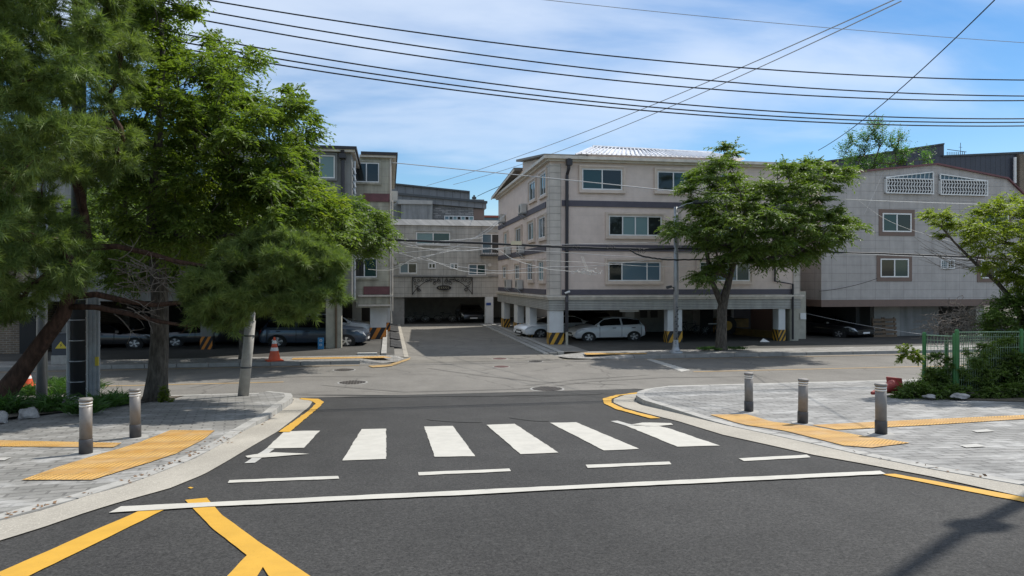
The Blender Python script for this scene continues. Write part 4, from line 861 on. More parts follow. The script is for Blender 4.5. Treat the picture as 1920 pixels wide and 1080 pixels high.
# ================================================================== VEHICLES
def car(label, cat, loc, rz, L_, W_, H_, paint_, kind='hatch', group='cars parked under the buildings', rimmat='rim', plate=True, S=.75):
    o = thing('parked_car', label, cat, loc, rz, group, local=True)
    H = H_ * S; zc = .17 * S / .75
    w = W_ / 2
    if kind == 'hatch':
        st = [(0, .74, .36, .40, .60), (.03, .88, .46, .50, .66), (.09, .95, .55, .58, .72), (.20, 1, .60, .655, .78), (.27, 1, .62, .69, .80), (.42, 1, .645, .945, .68), (.55, 1, .65, 1.0, .69), (.75, 1, .66, .985, .68), (.925, .97, .69, .90, .66), (.985, .94, .60, .64, .84), (1.0, .88, .40, .44, .7)]
        wi = (4, 5); cab = (5, 8); rr = (8, 9)
    elif kind == 'suv':
        st = [(0, .76, .42, .46, .62), (.025, .90, .54, .57, .70), (.08, .96, .60, .62, .74), (.20, 1, .63, .68, .80), (.28, 1, .645, .71, .80), (.41, 1, .66, .95, .70), (.55, 1, .67, 1.0, .70), (.75, 1, .68, .99, .70), (.92, .98, .69, .94, .68), (.975, .95, .63, .68, .80), (1.0, .88, .44, .48, .7)]
        wi = (4, 5); cab = (5, 8); rr = (8, 9)
    else:
        st = [(0, .74, .38, .42, .62), (.025, .88, .50, .52, .70), (.08, .95, .56, .58, .74), (.20, 1, .60, .645, .80), (.30, 1, .62, .68, .80), (.43, 1, .64, .945, .66), (.53, 1, .65, 1.0, .66), (.66, 1, .655, .97, .66), (.80, 1, .66, .735, .78), (.90, .98, .66, .70, .78), (.98, .92, .60, .64, .76), (1.0, .86, .46, .50, .7)]
        wi = (4, 5); cab = (5, 7); rr = (7, 8)
    rows = []
    for (t, ww, be, top, tw) in st:
        x = L_ / 2 - t * L_; wl = w * ww; zb = zc if .02 < t < .98 else zc + .07
        rows.append([(wl * .90, zb), (wl * .985, zb + .05), (wl, .36 * H), (wl * .985, be * H * .86), (wl * .955, be * H), (wl * tw if top > be + .12 else wl * .86, top * H - .025), (wl * tw * .6, top * H + .0), (0, top * H + .012)])
    body = MB(); gl = {}
    n = 8
    V = []
    for i, r in enumerate(rows):
        x = L_ / 2 - st[i][0] * L_
        V.append([(x, y, z) for y, z in r])
    def gkey(i, j):
        if wi[0] <= i < wi[1] and j >= 5: return 'windscreen'
        if rr[0] <= i < rr[1] and j >= 5: return 'rear_window'
        return None
    for sgn in (1, -1):
        for i in range(len(rows) - 1):
            for j in range(n - 1):
                q = [V[i][j], V[i][j + 1], V[i + 1][j + 1], V[i + 1][j]]
                q = [(x, y * sgn, z) for x, y, z in q]
                k = gkey(i, j)
                if k: gl.setdefault(k, MB()).add(q, [(0, 1, 2, 3)])
                else: body.add(q, [(0, 1, 2, 3)])
        # underside
    for i in range(len(rows) - 1):
        a, b = V[i][0], V[i + 1][0]; body.add([a, (a[0], -a[1], a[2]), (b[0], -b[1], b[2]), b], [(0, 1, 2, 3)], 1)
    for i in (0, len(rows) - 1):
        r = V[i]; body.add([(x, y, z) for x, y, z in r] + [(x, -y, z) for x, y, z in r[::-1]], [tuple(range(2 * n))])
    bo = body.build('body', [M[paint_], M['rubber']], o, smooth=False)
    b = bmesh.new(); b.from_mesh(bo.data); bmesh.ops.remove_doubles(b, verts=b.verts, dist=.0008); bmesh.ops.recalc_face_normals(b, faces=b.faces)
    for f in b.faces: f.smooth = True
    for e in b.edges:
        if len(e.link_faces) == 2 and e.calc_face_angle(0) > R(38): e.smooth = False
    b.to_mesh(bo.data); b.free()
    for k, mb in gl.items(): mb.build(k, M['car_glass'], o, smooth=True)
    # side windows: proud dark panels between belt and roof edge
    def P(i, j, sgn): x, y, z = V[i][j]; return Vector((x, y * sgn, z))
    c0, c1 = cab
    for sgn in (1, -1):
        segs = [(wi[0] + .35, (c0 + c1) / 2 - .05), ((c0 + c1) / 2 + .08, rr[0] + (.45 if kind == 'sedan' else .1))]
        for (s0, s1) in segs:
            def at(s, lo):
                i = int(s); f = s - i; i2 = min(i + 1, len(V) - 1)
                be = P(i, 4, sgn).lerp(P(i2, 4, sgn), f); tp = P(i, 5, sgn).lerp(P(i2, 5, sgn), f)
                return be.lerp(tp, .05 if lo else .90) + Vector((0, .012 * sgn, 0))
            ss = [s0] + [k for k in range(int(s0) + 1, int(math.ceil(s1)))] + [s1]
            g = MB()
            for a_, b_ in zip(ss[:-1], ss[1:]): g.add([at(a_, 1), at(b_, 1), at(b_, 0), at(a_, 0)], [(0, 1, 2, 3)])
            g.build('side_window', M['car_glass'], o, smooth=True)
        for s in (c0 - .55, (c0 + c1) / 2, c1 + .1):
            i = int(s); f = s - i; x = P(i, 2, sgn).lerp(P(i + 1, 2, sgn), f).x; d = MB(); d.box(x - .006, x + .006, sgn * w - .012, sgn * w + .004, zc + .08, .60 * H); d.build('door_seam', M['rubber'], o)
        for s in ((c0 + c1) / 2 - .55, (c0 + c1) / 2 + .9):
            i = int(s); f = s - i; x = P(i, 2, sgn).lerp(P(i + 1, 2, sgn), f).x; d = MB(); d.box(x - .09, x + .09, sgn * w * .985 - .02, sgn * w * .985 + .02, .545 * H, .57 * H); d.build('door_handle', M['rubber'], o)
        mi = MB(); p = P(wi[0], 4, sgn) + Vector((-.10, .06 * sgn, .04)); mi.box(p.x - .07, p.x + .07, p.y - .06, p.y + .12 if sgn > 0 else p.y + .06, p.z - .03, p.z + .07) if sgn > 0 else mi.box(p.x - .07, p.x + .07, p.y - .12, p.y + .06, p.z - .03, p.z + .07)
        mi.build('mirror', M[paint_], o)
        # lights
        h = MB(); h.prism([P(0, 3, sgn) + Vector((.01, -.03 * sgn, .0)), P(1, 4, sgn) + Vector((.012, .006 * sgn, -.01)), P(2, 4, sgn) + Vector((0, .012 * sgn, -.01)), P(3, 4, sgn) * .45 + P(2, 3, sgn) * .55 + Vector((0, .014 * sgn, -.01)), P(1, 3, sgn) + Vector((.012, .008 * sgn, -.015))], (.004, .004 * sgn, .002))
        h.build('headlight', M['headlight_glass'], o)
        h = MB(); e = len(V) - 1; h.prism([P(e, 4, sgn) + Vector((-.012, 0, 0)), P(e - 1, 4, sgn) + Vector((-.02, .01 * sgn, 0)), P(e - 1, 3, sgn) + Vector((-.02, .012 * sgn, .02)), P(e, 3, sgn) + Vector((-.014, .01 * sgn, .02))], (-.006, .004 * sgn, 0)); h.build('tail_light', M['tail_glass'], o)
    xf = V[1][0][0]
    g = MB(); g.box(V[0][0][0] - .02, V[0][0][0] + .012, -w * .34, w * .34, .30 * H, .37 * H); g.box(V[0][0][0] - .02, V[0][0][0] + .010, -w * .5, w * .5, zc + .08, zc + .15); g.build('grille', M['rubber'], o)
    if plate:
        for x in (V[0][0][0] + .013, V[-1][0][0] - .03):
            g = MB(); g.box(x, x + .014, -.26, .26, .235 * H, .235 * H + .085); g.build('number_plate', M['white_frame'], o)
    # wheels
    rw = .30 if kind != 'suv' else .345
    for xx in (L_ / 2 - .175 * L_ - .03, -L_ / 2 + .175 * L_):
        for sgn in (1, -1):
            a = MB(); 
            def disc(mb, r, y0, y1, nn=24, m=0, cx=xx):
                V2 = []
                for y in (y0, y1):
                    for k in range(nn): t = 2 * math.pi * k / nn; V2.append((cx + r * math.cos(t), y, (rw + r * math.sin(t)) * S))
                mb.add(V2, [tuple(range(nn)), tuple(range(nn, 2 * nn))] + [(k, (k + 1) % nn, nn + (k + 1) % nn, nn + k) for k in range(nn)], m)
            ar = MB(); disc(ar, rw * 1.16, sgn * w * .75, sgn * (w + .004)); ar.build('wheel_arch', M['rubber'], o)
            disc(a, rw, sgn * w * .78, sgn * (w + .012)); wh = a.build('wheel', M['rubber'], o)
            b2 = MB(); disc(b2, rw * .70, sgn * (w + .006), sgn * (w + .016)); b2.build('wheel_well', M['rim_dark'], wh)
            b3 = MB()
            for k in range(5):
                t = 2 * math.pi * k / 5 + .3; c_, s_ = math.cos(t), math.sin(t); c2, s2 = math.cos(t + .38), math.sin(t + .38); c3, s3 = math.cos(t - .38), math.sin(t - .38)
                q = [(xx + .05 * c3, rw + .05 * s3), (xx + rw * .68 * c3, rw + rw * .68 * s3), (xx + rw * .68 * c_, rw + rw * .68 * s_ * 1), (xx + rw * .68 * math.cos(t + .12), rw + rw * .68 * math.sin(t + .12)), (xx + .05 * c2, rw + .05 * s2)]
                b3.prism([(x, sgn * (w + .017), z * S) for x, z in q], (0, sgn * .008, 0))
            disc(b3, rw * .2, sgn * (w + .017), sgn * (w + .03), 12)
            b3.build('rim', M[rimmat], wh)
    if kind == 'suv':
        g = MB()
        for sgn in (1, -1): g.tube([(V[c0][5][0], sgn * w * .66, H * 1.0), (V[c0 + 1][5][0], sgn * w * .66, H * 1.03), (V[c1][5][0], sgn * w * .66, H * 1.02)], .018, 6)
        g.build('roof_rack', M['dark_steel'], o)
    return o
def gpos(px, py, t): p = UT(px, py, t); return p
c = UY(1134, 640, 33.0)
car('white hatchback parked side on behind the striped corner pillar of the beige villa', 'car', (c.x, 33.0, -2.83), R(180 + 5), 3.56, 1.64, 1.54, 'car_white', 'hatch')
c = UY(1040, 630, 35.9); car('white sedan with its nose between the side pillars of the beige villa', 'car', (c.x + .15, 35.9, -2.83), R(180 + 14), 4.4, 1.8, 1.47, 'car_white', 'sedan')
c = UY(1068, 620, 38.6); car('dark car deep under the beige villa behind the two white cars', 'car', (c.x, 38.4, -2.84), R(180), 4.6, 1.82, 1.6, 'car_black', 'suv')
c = UY(590, 640, 32.6); car('navy sport utility car with pale five spoke wheels behind the olive pillar, left building', 'car', (c.x + .1, 32.4, -2.82), R(-6), 4.5, 1.86, 1.66, 'car_navy', 'suv')
c = UY(640, 600, 36.3); car('white car parked behind the navy one under the left building', 'car', (c.x - .4, 36.2, -2.83), R(-3), 4.5, 1.82, 1.7, 'car_white', 'suv')
c = UY(884, 590, 50.4); car('dark car standing in the open garage at the end of the side street', 'car', (c.x, 51.2, -2.85), R(-90), 4.4, 1.84, 1.60, 'car_black', 'suv')
c = UY(1556, 630, 33.0); car('black saloon parked nose out under the gabled tile building', 'car', (c.x + .15, 33.7, -2.82), R(-70), 4.7, 1.85, 1.46, 'car_black', 'sedan')
c = UY(200, 640, 33.0); car('dark car with spoked wheels behind the tree trunk on the left', 'car', (c.x, 32.9, -2.82), R(0), 4.5, 1.8, 1.45, 'car_black', 'sedan')
c = UY(400, 640, 33.0); car('black car in the shade under the left building behind the pine branches', 'car', (c.x, 33.4, -2.82), R(180), 4.5, 1.8, 1.45, 'car_black', 'sedan')
# bicycles
def bicycle(label, loc, rz, S=.75, group='bicycles under the buildings'):
    o = thing('bicycle', label, 'bicycle', loc, rz, group, local=True)
    for x in (-.5, .5):
        m = MB(); n = 22; P = [(x + .32 * math.cos(2 * math.pi * k / n), 0, (.33 + .32 * math.sin(2 * math.pi * k / n)) * S) for k in range(n + 1)]; m.tube(P, .02, 5, caps=False); wo = m.build('wheel', M['rubber'], o)
        m = MB(); 
        for k in range(10): t = 2 * math.pi * k / 10; m.bar((x, 0, .33 * S), (x + .31 * math.cos(t), 0, (.33 + .31 * math.sin(t)) * S), .006)
        m.build('spokes', M['rim'], wo)
    z = lambda a: a * S
    m = MB()
    for a, b in (((-.5, .33), (-.05, .30)), ((-.5, .33), (-.18, .80)), ((-.05, .30), (-.2, .86)), ((-.18, .78), (.36, .80)), ((-.05, .30), (.38, .72)), ((.5, .33), (.34, .98))): m.tube([(a[0], 0, z(a[1])), (b[0], 0, z(b[1]))], .018, 6)
    m.build('frame', M['dark_steel'], o)
    m = MB(); m.tube([(.34, -.24, z(1.0)), (.36, 0, z(.98)), (.34, .24, z(1.0))], .014, 6); m.build('handlebar', M['steel_pole'], o)
    m = MB(); m.prism([(-.34, -.07, z(.88)), (-.34, .07, z(.88)), (-.08, .03, z(.89)), (-.08, -.03, z(.89))], (0, 0, .04)); m.build('saddle', M['rubber'], o)
    return o
c = UY(784, 585, 49.6); bicycle('bicycle standing in the garage of the tiled villa, left of the two', (c.x, 49.6, -2.85), .1)
c = UY(835, 585, 50); bicycle('bicycle standing in the garage of the tiled villa, right of the two', (c.x, 50, -2.85), -.2)
c = UY(1345, 600, 34.5); bicycle('bicycle in the shade behind the street tree trunk under the beige villa', (c.x, 35.0, -2.82), .3)
c = UY(1305, 600, 34.5); bicycle('bicycle in the shade right of the painted lamp post under the beige villa', (c.x, 35.4, -2.82), .1)
# yellow parking barrier kerb with guard
q = MB(); a = UY(1372, 630, 35); b = UY(1462, 645, 31.6); q.prism([(a.x, a.y, -2.82), (b.x, b.y, -2.80), (b.x, b.y, -2.42), (a.x, a.y, -2.44)], (.12, .14, 0)); q2 = q.build('parking_barrier', M['dirty_yellow']); tag(q2, 'long dirty yellow barrier board low between the two right pillars of the beige villa', 'barrier')
q = MB(); q.prism([(b.x - .02, b.y - .02, -2.80), (b.x + .40, b.y - .02, -2.80), (b.x + .40, b.y - .02, -2.22), (b.x + .10, b.y - .02, -2.22)], (0, .1, 0)); q.build('end_board', M['black_paint'], q2)
# forklift like machine under the right part: big tyre + yellow arm
mc = thing('small_loader', 'small yellow loader with a large black tyre in the shade under the beige villa', 'machine', (17.3, 35, -2.82), 0, None, local=True)
m = MB(); n = 24; m.tube([(.15, -.28, .52), (.15, -.02, .52)], .50, n); wh = m.build('wheel', M['rubber'], mc); m = MB(); m.tube([(.15, -.30, .52), (.15, -.27, .52)], .24, 16); m.build('rim', M['stripe_yellow'], wh)
m = MB(); m.bar((.25, 0, .7), (.1, 0, 1.5), .16, .1); m.bar((.1, 0, 1.5), (.7, 0, 1.5), .14, .1); m.box(-.1, 1.5, .05, .9, .4, .85); m.build('chassis', M['dirty_yellow'], mc)
m = MB(); m.bar((-.9, -.2, .62), (-.2, -.2, .62), .05); m.bar((-.2, -.2, .62), (.0, -.2, .95), .05); m.build('lever', M['cone_white'], mc)
# ================================================================== STREET FURNITURE
def bollard(px, py, ht, label, proto=[None]):
    d = hL if px < 900 else hR
    q = G(px, py); c = Vector((q.x, q.y, gz(q.y) + d(q)))
    if proto[0] is None:
        o = thing('bollard', label, 'bollard', c, 0, 'bollards at the crossing', local=True)
        z0 = (0, 0, 0)
        m = MB(); m.lathe(z0, [(.072, 0), (.072, .165), (.070, .168)], 28); m.build('base_sleeve', M['bollard_base'], o, smooth=False)
        m = MB(); m.lathe(z0, [(.066, .166), (.066, .560)], 28); m.build('post', M['bollard_metal'], o, smooth=False)
        m = MB(); m.lathe(z0, [(.0675, .540), (.0675, .560)], 28); m.lathe(z0, [(.0675, .572), (.0675, .592)], 28); m.build('reflective_band', M['bollard_band'], o)
        m = MB(); m.lathe(z0, [(.066, .561), (.066, .6), (.072, .602), (.074, .618), (.066, .634), (.02, .640)], 28); m.build('cap', M['bollard_metal'], o)
        m = MB(); m.lathe(z0, [(.155, -.02), (.155, .003), (.15, .004)], 14); m.build('mortar_ring', M['kerb_stone'], o)
        for ch in kids(o):
            for p in ch.data.polygons: p.use_smooth = abs(p.normal.z) < .5
        proto[0] = o
    else:
        o = copy_tree(proto[0]); o.location = c; o['label'] = label
    o.scale = (1, 1, ht / .64); o.rotation_euler = (R(random.uniform(-1, 1)), R(random.uniform(-1, 1)), random.random() * 6)
    return o
for px, py, h_, lab in ((161, 852, .645, 'grey metal bollard nearest the left pavement edge, beside the orange tactile paving'), (254, 823, .655, 'grey metal bollard in front of the broadleaf tree trunk, left pavement'),
        (1404, 776, .63, 'grey bollard farthest from the fallen cone, right pavement'), (1505, 795, .635, 'middle grey bollard of the three on the right pavement'), (1652, 815, .64, 'grey bollard in front of the fallen red cone')): bollard(px, py, h_, lab)
# traffic cones
def cone(loc, label, h=.52, tilt=None, mat='cone_orange', r0=.15):
    o = thing('traffic_cone', label, 'traffic cone', loc, .3, 'traffic cones', local=True)
    m = MB(); m.box(-r0 * 1.35, r0 * 1.35, -r0 * 1.35, r0 * 1.35, 0, .03); m.build('base', M[mat], o)
    prof = lambda z: r0 * (1 - z / h) * .92 + .03
    m = MB(); m.lathe((0, 0, 0), [(prof(.03), .03), (prof(h), h)], 20); b = m.build('cone_body', M[mat], o)
    for z in ((.42, .72) if mat == 'cone_orange' else ()):
        m = MB(); m.lathe((0, 0, 0), [(prof(h * z) + .003, h * z), (prof(h * (z + .14)) + .003, h * (z + .14))], 20); m.build('white_band', M['cone_white'], b)
    if tilt: o.rotation_euler = tilt
    return o
q = G(518, 680); cone((q.x, 25.75, -2.745), 'orange traffic cone with white bands standing on the far left pavement', .82, None, 'cone_orange', .20)
q = G(42, 735); cone((q.x, q.y + .2, gz(q.y) + .1), 'faded orange cone half hidden behind the leaning pine trunk', .48, None, 'cone_orange', .15)
q = G(1672, 751); cone((q.x + .16, q.y + .1, gz(q.y) + .26), 'fallen red traffic cone lying at the edge of the shrubs', .62, (R(8), R(-100), R(4)), 'cone_red_old', .12)
# poles
def pole(name, label, base, top, r0, r1, mat, cat='pole', extra=None, grp=None):
    o = thing(name, label, cat, base, 0, grp)
    m = MB(); m.tube([base, top], [r0, r1], 18); m.build('shaft', M[mat], o, smooth=True); return o
q = G(456, 752); b0 = Vector((q.x, q.y, gz(q.y) + .11)); tp = UT(474, 560, (b0.x * ST + b0.y * CT)) ; tp2 = b0 + (tp - b0) * 1.55
o = thing('lamp_post', 'pale concrete pole leaning slightly at the tip of the left pavement', 'pole', b0)
m = MB(); m.tube([b0, b0.lerp(tp2, .5), b0.lerp(tp2, .502), tp2], [.115, .105, .085, .07], 18); m.build('shaft', M['concrete_pole'], o, smooth=True)
m = MB(); 
for f in (.19, .40): c = b0.lerp(tp2, f); m.tube([c - Vector((0, 0, .015)), c + Vector((0, 0, .015))], .121, 18)
m.build('strap', M['dark_steel'], o)
# utility pole with conduits (left)
q = UY(148, 745, 15.9); bx = q.x; gzl = gz(15.9) + .1
o = thing('utility_pole', 'dark utility pole with a bundle of vertical conduits left of the broadleaf trunk', 'utility pole', (bx, 15.9, gzl))
m = MB(); m.tube([(bx, 15.9, gzl), (bx, 15.9, 6.7)], [.155, .12], 18); m.build('shaft', M['dark_steel'], o, smooth=True)
for i, (dx, rr_, mt, zt_) in enumerate(((-.17, .045, 'steel_pole', .1), (.18, .028, 'cable_white', -.3), (.245, .05, 'steel_pole', -.28), (.32, .055, 'steel_pole', -.26), (.385, .035, 'steel_pole', -.27))):
    m = MB(); m.tube([(bx + dx, 15.85, gzl), (bx + dx, 15.85, zt_)], rr_, 10)
    for k in range(8):
        zz = gzl + .25 + k * .29
        if zz < zt_: m.tube([(bx + dx, 15.85, zz), (bx + dx, 15.85, zz + .02)], rr_ + .008, 10)
    m.build('conduit', M[mt], o)
m = MB()
for k in range(6): zz = gzl + .4 + k * .42; m.tube([(bx - .02, 15.88, zz), (bx - .02, 15.88, zz + .02)], .165, 16)
m.build('strap', M['steel_pole'], o)
m = MB(); m.box(bx + .355, bx + .415, 15.76, 15.805, -1.72, -1.54); m.build('yellow_tag', M['sign_yellow'], o)
m = MB(); m.box(bx - 1.0, bx + 1.0, 15.8, 15.9, 6.4, 6.48); m.build('crossarm', M['steel_pole'], o)
# steel pole at the far left
q = UY(78, 740, 16.2); pole('steel_pole', 'plain blue grey steel pole between the leaning pine trunk and the brick building', (q.x, 16.2, gz(16.2) + .1), (q.x + .02, 16.2, 2.2), .105, .09, 'steel_pole')
# cabinet with yellow sign, standing across the road
q = UY(119, 690, 26.0); o = thing('utility_cabinet', 'dark utility cabinet with a yellow triangle sign across the road, far left', 'cabinet', (q.x, 26.0, -2.75))
m = MB(); m.box(q.x - .30, q.x + .30, 25.8, 26.2, -2.75, -2.45); m.build('plinth', M['kerb_stone'], o)
m = MB(); m.box(q.x - .28, q.x + .28, 25.82, 26.18, -2.449, -1.75); m.box(q.x - .31, q.x + .31, 25.79, 26.2, -1.749, -1.71); cb = m.build('casing', M['cabinet'], o)
m = MB(); m.prism([(q.x - .18, 25.815, -2.22), (q.x + .18, 25.815, -2.22), (q.x, 25.815, -1.98)], (0, -.006, 0)); sg = m.build('warning_sign', M['sign_yellow'], o)
m = MB(); m.prism([(q.x - .02, 25.807, -2.10), (q.x + .03, 25.807, -2.04), (q.x + .005, 25.807, -2.10), (q.x + .03, 25.807, -2.11), (q.x - .02, 25.807, -2.18), (q.x, 25.807, -2.12)], (0, -.004, 0)); m.build('bolt_mark', M['black_paint'], sg)
# right street lamp post
q = UY(1267, 660, 26.0); zt = UY(1270, 388, 26.0).z; o = thing('street_lamp', 'grey steel street lamp post covered in stickers in front of the beige villa', 'street lamp', (q.x, 26.0, -2.75))
m = MB(); m.lathe((q.x, 26.0, -2.75), [(.26, 0), (.25, .05), (.16, .10), (.12, .22), (.095, .5)], 18); m.build('base', M['steel_pole'], o)
m = MB(); m.tube([(q.x, 26, -2.26), (q.x, 26, zt)], [.092, .070], 14); sh = m.build('shaft', M['steel_pole'], o, smooth=True)
m = MB(); rs = random.Random(3)
for k in range(16):
    zz = -1.0 - k * .095 + rs.uniform(-.02, .02); a = rs.uniform(-.7, .7); 
    for da in (0, .28): m.bar((q.x + .098 * math.sin(a + da), 26 - .098 * math.cos(a + da), zz), (q.x + .098 * math.sin(a + da + rs.uniform(-.2, .2)), 26 - .098 * math.cos(a + da), zz + rs.uniform(.03, .07)), .035, .006)
m.build('sticker_marks', M['cable_black'], sh)
m = MB(); m.tube([(q.x, 26, zt - .08), (q.x + .3, 25.7, zt + .08), (q.x + .55, 25.5, zt + .12)], .032, 8); m.build('arm', M['steel_pole'], o)
m = MB(); m.tube([(q.x + .5, 25.55, zt + .12), (q.x + .62, 25.45, zt + .14), (q.x + .95, 25.2, zt + .12)], [.04, .09, .04], 10); m.build('lamp_head', M['dark_steel'], o)
z5 = UY(1262, 545, 26).z; m = MB(); m.tube([(q.x - .06, 26, z5 - .1), (q.x - .10, 25.95, z5 + .12), (q.x - .25, 25.9, z5 + .16)], .022, 6); m.tube([(q.x - .22, 25.9, z5 + .16), (q.x - .42, 25.85, z5 + .12)], [.05, .06], 8); m.build('small_lamp', M['dark_steel'], o)
m = MB(); 
for dx in (.12, .15, .19, .22): m.tube([(q.x + dx, 26, UY(1275, 390, 26).z), (q.x + dx + .01, 26.02, UY(1275, 465, 26).z)], .006, 4)
m.tube([(q.x + .1, 26, zt - .3), (q.x + .11, 26, UY(1270, 560, 26).z)], .012, 5); m.build('drop_cables', M['cable_grey'], o)
# pole whose shadow crosses the bottom right corner (stands outside the frame on the right pavement)
shd = Vector((-.87, -.50)); B = Vector((4.69, 4.62)) - shd * 5.2; bz = gz(B.y) + .03
def over(s, z_, side=0): return None
o = thing('utility_pole', 'tall bent pole just outside the right edge casting its shadow on the road', 'utility pole', (B.x, B.y, bz))
m = MB(); m.tube([(B.x, B.y, bz), (B.x, B.y, bz + 9.2), (B.x - .55, B.y - .42, bz + 10.2), (B.x - 1.5, B.y - 1.0, bz + 11.6)], [.10, .065, .05, .045], 18); m.build('shaft', M['concrete_pole'], o, smooth=True)
m = MB(); m.box(B.x - .04, B.x + .22, B.y - .08, B.y + .16, bz + 8.75, bz + 9.05); m.build('equipment_box', M['steel_pole'], o)
# blue standing sign by the left pillar
q = UY(602, 645, 30.2); o = thing('standing_sign', 'small blue standing sign with a white ring beside the olive pillar', 'sign', (q.x, 30.15, -2.77))
m = MB(); m.box(q.x - .12, q.x + .12, 30.08, 30.14, -2.77, -2.30); pn = m.build('panel', M['sign_blue'], o)
m = MB(); n = 16; m.tube([(q.x + .05 * math.cos(2 * math.pi * k / n), 30.07, -2.42 + .045 * math.sin(2 * math.pi * k / n)) for k in range(n + 1)], .010, 4, caps=False); m.tube([(q.x + .045 * math.cos(2 * math.pi * k / n), 30.07, -2.60 + .035 * math.sin(2 * math.pi * k / n)) for k in range(n + 1)], .010, 4, caps=False); m.bar((q.x, 30.07, -2.42), (q.x, 30.07, -2.38), .02); m.build('ring_mark', M['white_frame'], pn)
# steel plate on the left apron
a = UY(688, 663, 27.6); m = MB(); m.box(a.x - .35, a.x + .38, 27.4, 27.62, -2.765, -2.70); tag(m.build('wheel_stop', M['ac_white']), 'short pale wheel stop bar on the apron left of the side street', 'wheel stop')
# litter by the barrier
m = MB(); a = UY(1430, 648, 30.2); m.add([(a.x - .2, 30.1, -2.76), (a.x + .25, 30.0, -2.76), (a.x + .2, 30.3, -2.76), (a.x, 30.15, -2.60)], [(0, 1, 3), (1, 2, 3), (2, 0, 3), (0, 1, 2)]); tag(m.build('plastic_bag', M['cone_white']), 'crumpled white plastic bag on the ground right of the street tree', 'bag')
# ================================================================== OVERHEAD CABLES
def cable(pts, Ys, r, mat, label, group, ext=0, name='overhead_cable', n=40, wob=0):
    """pts: photo points; Ys: distance (world Y) for each; smooth curve through them"""
    P = [UY(px, py, Y) for (px, py), Y in zip(pts, Ys)]
    if ext:
        P[0] = P[0] + (P[0] - P[1]).normalized() * ext if len(P) > 2 else P[0]; 
    # Catmull-Rom / quadratic through three points
    out = []
    if len(P) == 3:
        a, b, c_ = P; d0 = (b - a).length; d1 = (c_ - b).length; tb = d0 / (d0 + d1)
        t0, t1 = (-.25 if ext else 0), (1.12 if ext else 1)
        for i in range(n + 1):
            t = t0 + (t1 - t0) * i / n; La = (t - tb) * (t - 1) / (tb); Lb = t * (t - 1) / (tb * (tb - 1)); Lc = t * (t - tb) / (1 - tb); out.append(a * La + b * Lb + c_ * Lc)
    else:
        Q = [P[0]] + P + [P[-1]]
        for i in range(len(P) - 1):
            p0, p1, p2, p3 = Q[i:i + 4]
            for k in range(12):
                t = k / 12; out.append(.5 * ((2 * p1) + (p2 - p0) * t + (2 * p0 - 5 * p1 + 4 * p2 - p3) * t * t + (3 * p1 - p0 - 3 * p2 + p3) * t ** 3))
        out.append(P[-1])
    if wob:
        rs = random.Random(int(pts[0][0] * 7 + pts[0][1])); out = [p + Vector((0, 0, rs.uniform(-wob, wob))) for p in out]
    m = MB(); m.tube(out, r, 5); o = m.build(name, M[mat]); tag(o, label, 'cable', group); return o
g1 = 'thick dark cables crossing the sky'
names = ['highest', 'second highest', 'third from the top', 'third from the bottom', 'second lowest', 'lowest']
for nme, (y0, y1, y2) in zip(names, ((-1, 89, 150), (20, 116.5, 180), (38, 134, 188.5), (71, 167, 222.5), (86, 178, 229), (98, 186, 236))):
    cable([(400, y0), (1100, y1 + 11), (1920, y2)], [15.9, 15.9, 15.9], .0165, 'cable_black', '%s of the six thick dark cables sweeping across the sky' % nme, g1, 1)
cable([(1030, 0), (1450, 43), (1920, 80)], [19, 19, 19], .009, 'cable_grey', 'thin faint cable at the very top right of the sky above the six thick ones', 'thin cables in the sky', 1)
cable([(1865, 0), (1690, 165), (1534, 282)], [11, 16, 26], .012, 'cable_black', 'dark cable falling steeply from the top right to the street tree', 'thin cables in the sky')
cable([(1680, -2), (1240, 190), (800, 348)], [13, 22, 45], .013, 'cable_grey', 'upper of two parallel cables falling from the top right behind the beige villa', 'thin cables in the sky')
cable([(1668, -2), (1220, 186), (780, 345)][::1], [13.4, 22.5, 46], .013, 'cable_grey', 'lower of two parallel cables falling from the top right behind the beige villa', 'thin cables in the sky') if False else cable([(1690, 2), (1262, 198), (850, 346)], [13.4, 22.5, 46], .013, 'cable_grey', 'lower of two parallel cables falling from the top right behind the beige villa', 'thin cables in the sky')
cable([(735, 305), (1000, 331), (1300, 362)], [34.4, 30, 27], .020, 'cable_grey', 'cable from the roof corner of the left villa over the side street', 'cables at house height')
cable([(1270, 357), (1590, 374), (1960, 386)], [26, 26, 26], .016, 'cable_white', 'pale cable passing the top of the lamp post towards the right edge', 'cables at house height')
cable([(895, 368), (930, 352), (975, 335)], [52, 48, 44], .02, 'cable_black', 'short dark cable between the stepped roof and the beige villa eaves', 'cables at house height')
cable([(560, 440), (720, 449), (950, 458), (1055, 463), (1200, 467), (1265, 466)], [26] * 6, .045, 'cable_black', 'thick black cable bundle crossing the side street at mid height', 'cables at house height', wob=.008)
cable([(1265, 466), (1450, 470), (1700, 477), (1960, 488)], [26] * 4, .035, 'cable_black', 'thick black cable bundle from the lamp post to the right edge', 'cables at house height', wob=.008)
cable([(1265, 474), (1450, 473), (1700, 480), (1960, 494)], [25.9] * 4, .018, 'cable_grey', 'grey cable just under the black bundle right of the lamp post', 'cables at house height')
cable([(1180, 468), (1205, 480), (1258, 487), (1340, 485), (1400, 478)], [25.9] * 5, .030, 'cable_black', 'black cable dipping below the bundle beside the lamp post', 'cables at house height', wob=.01)
wl = ['uppermost', 'second', 'third', 'fourth', 'fifth', 'sixth', 'seventh', 'eighth', 'ninth', 'lowest']
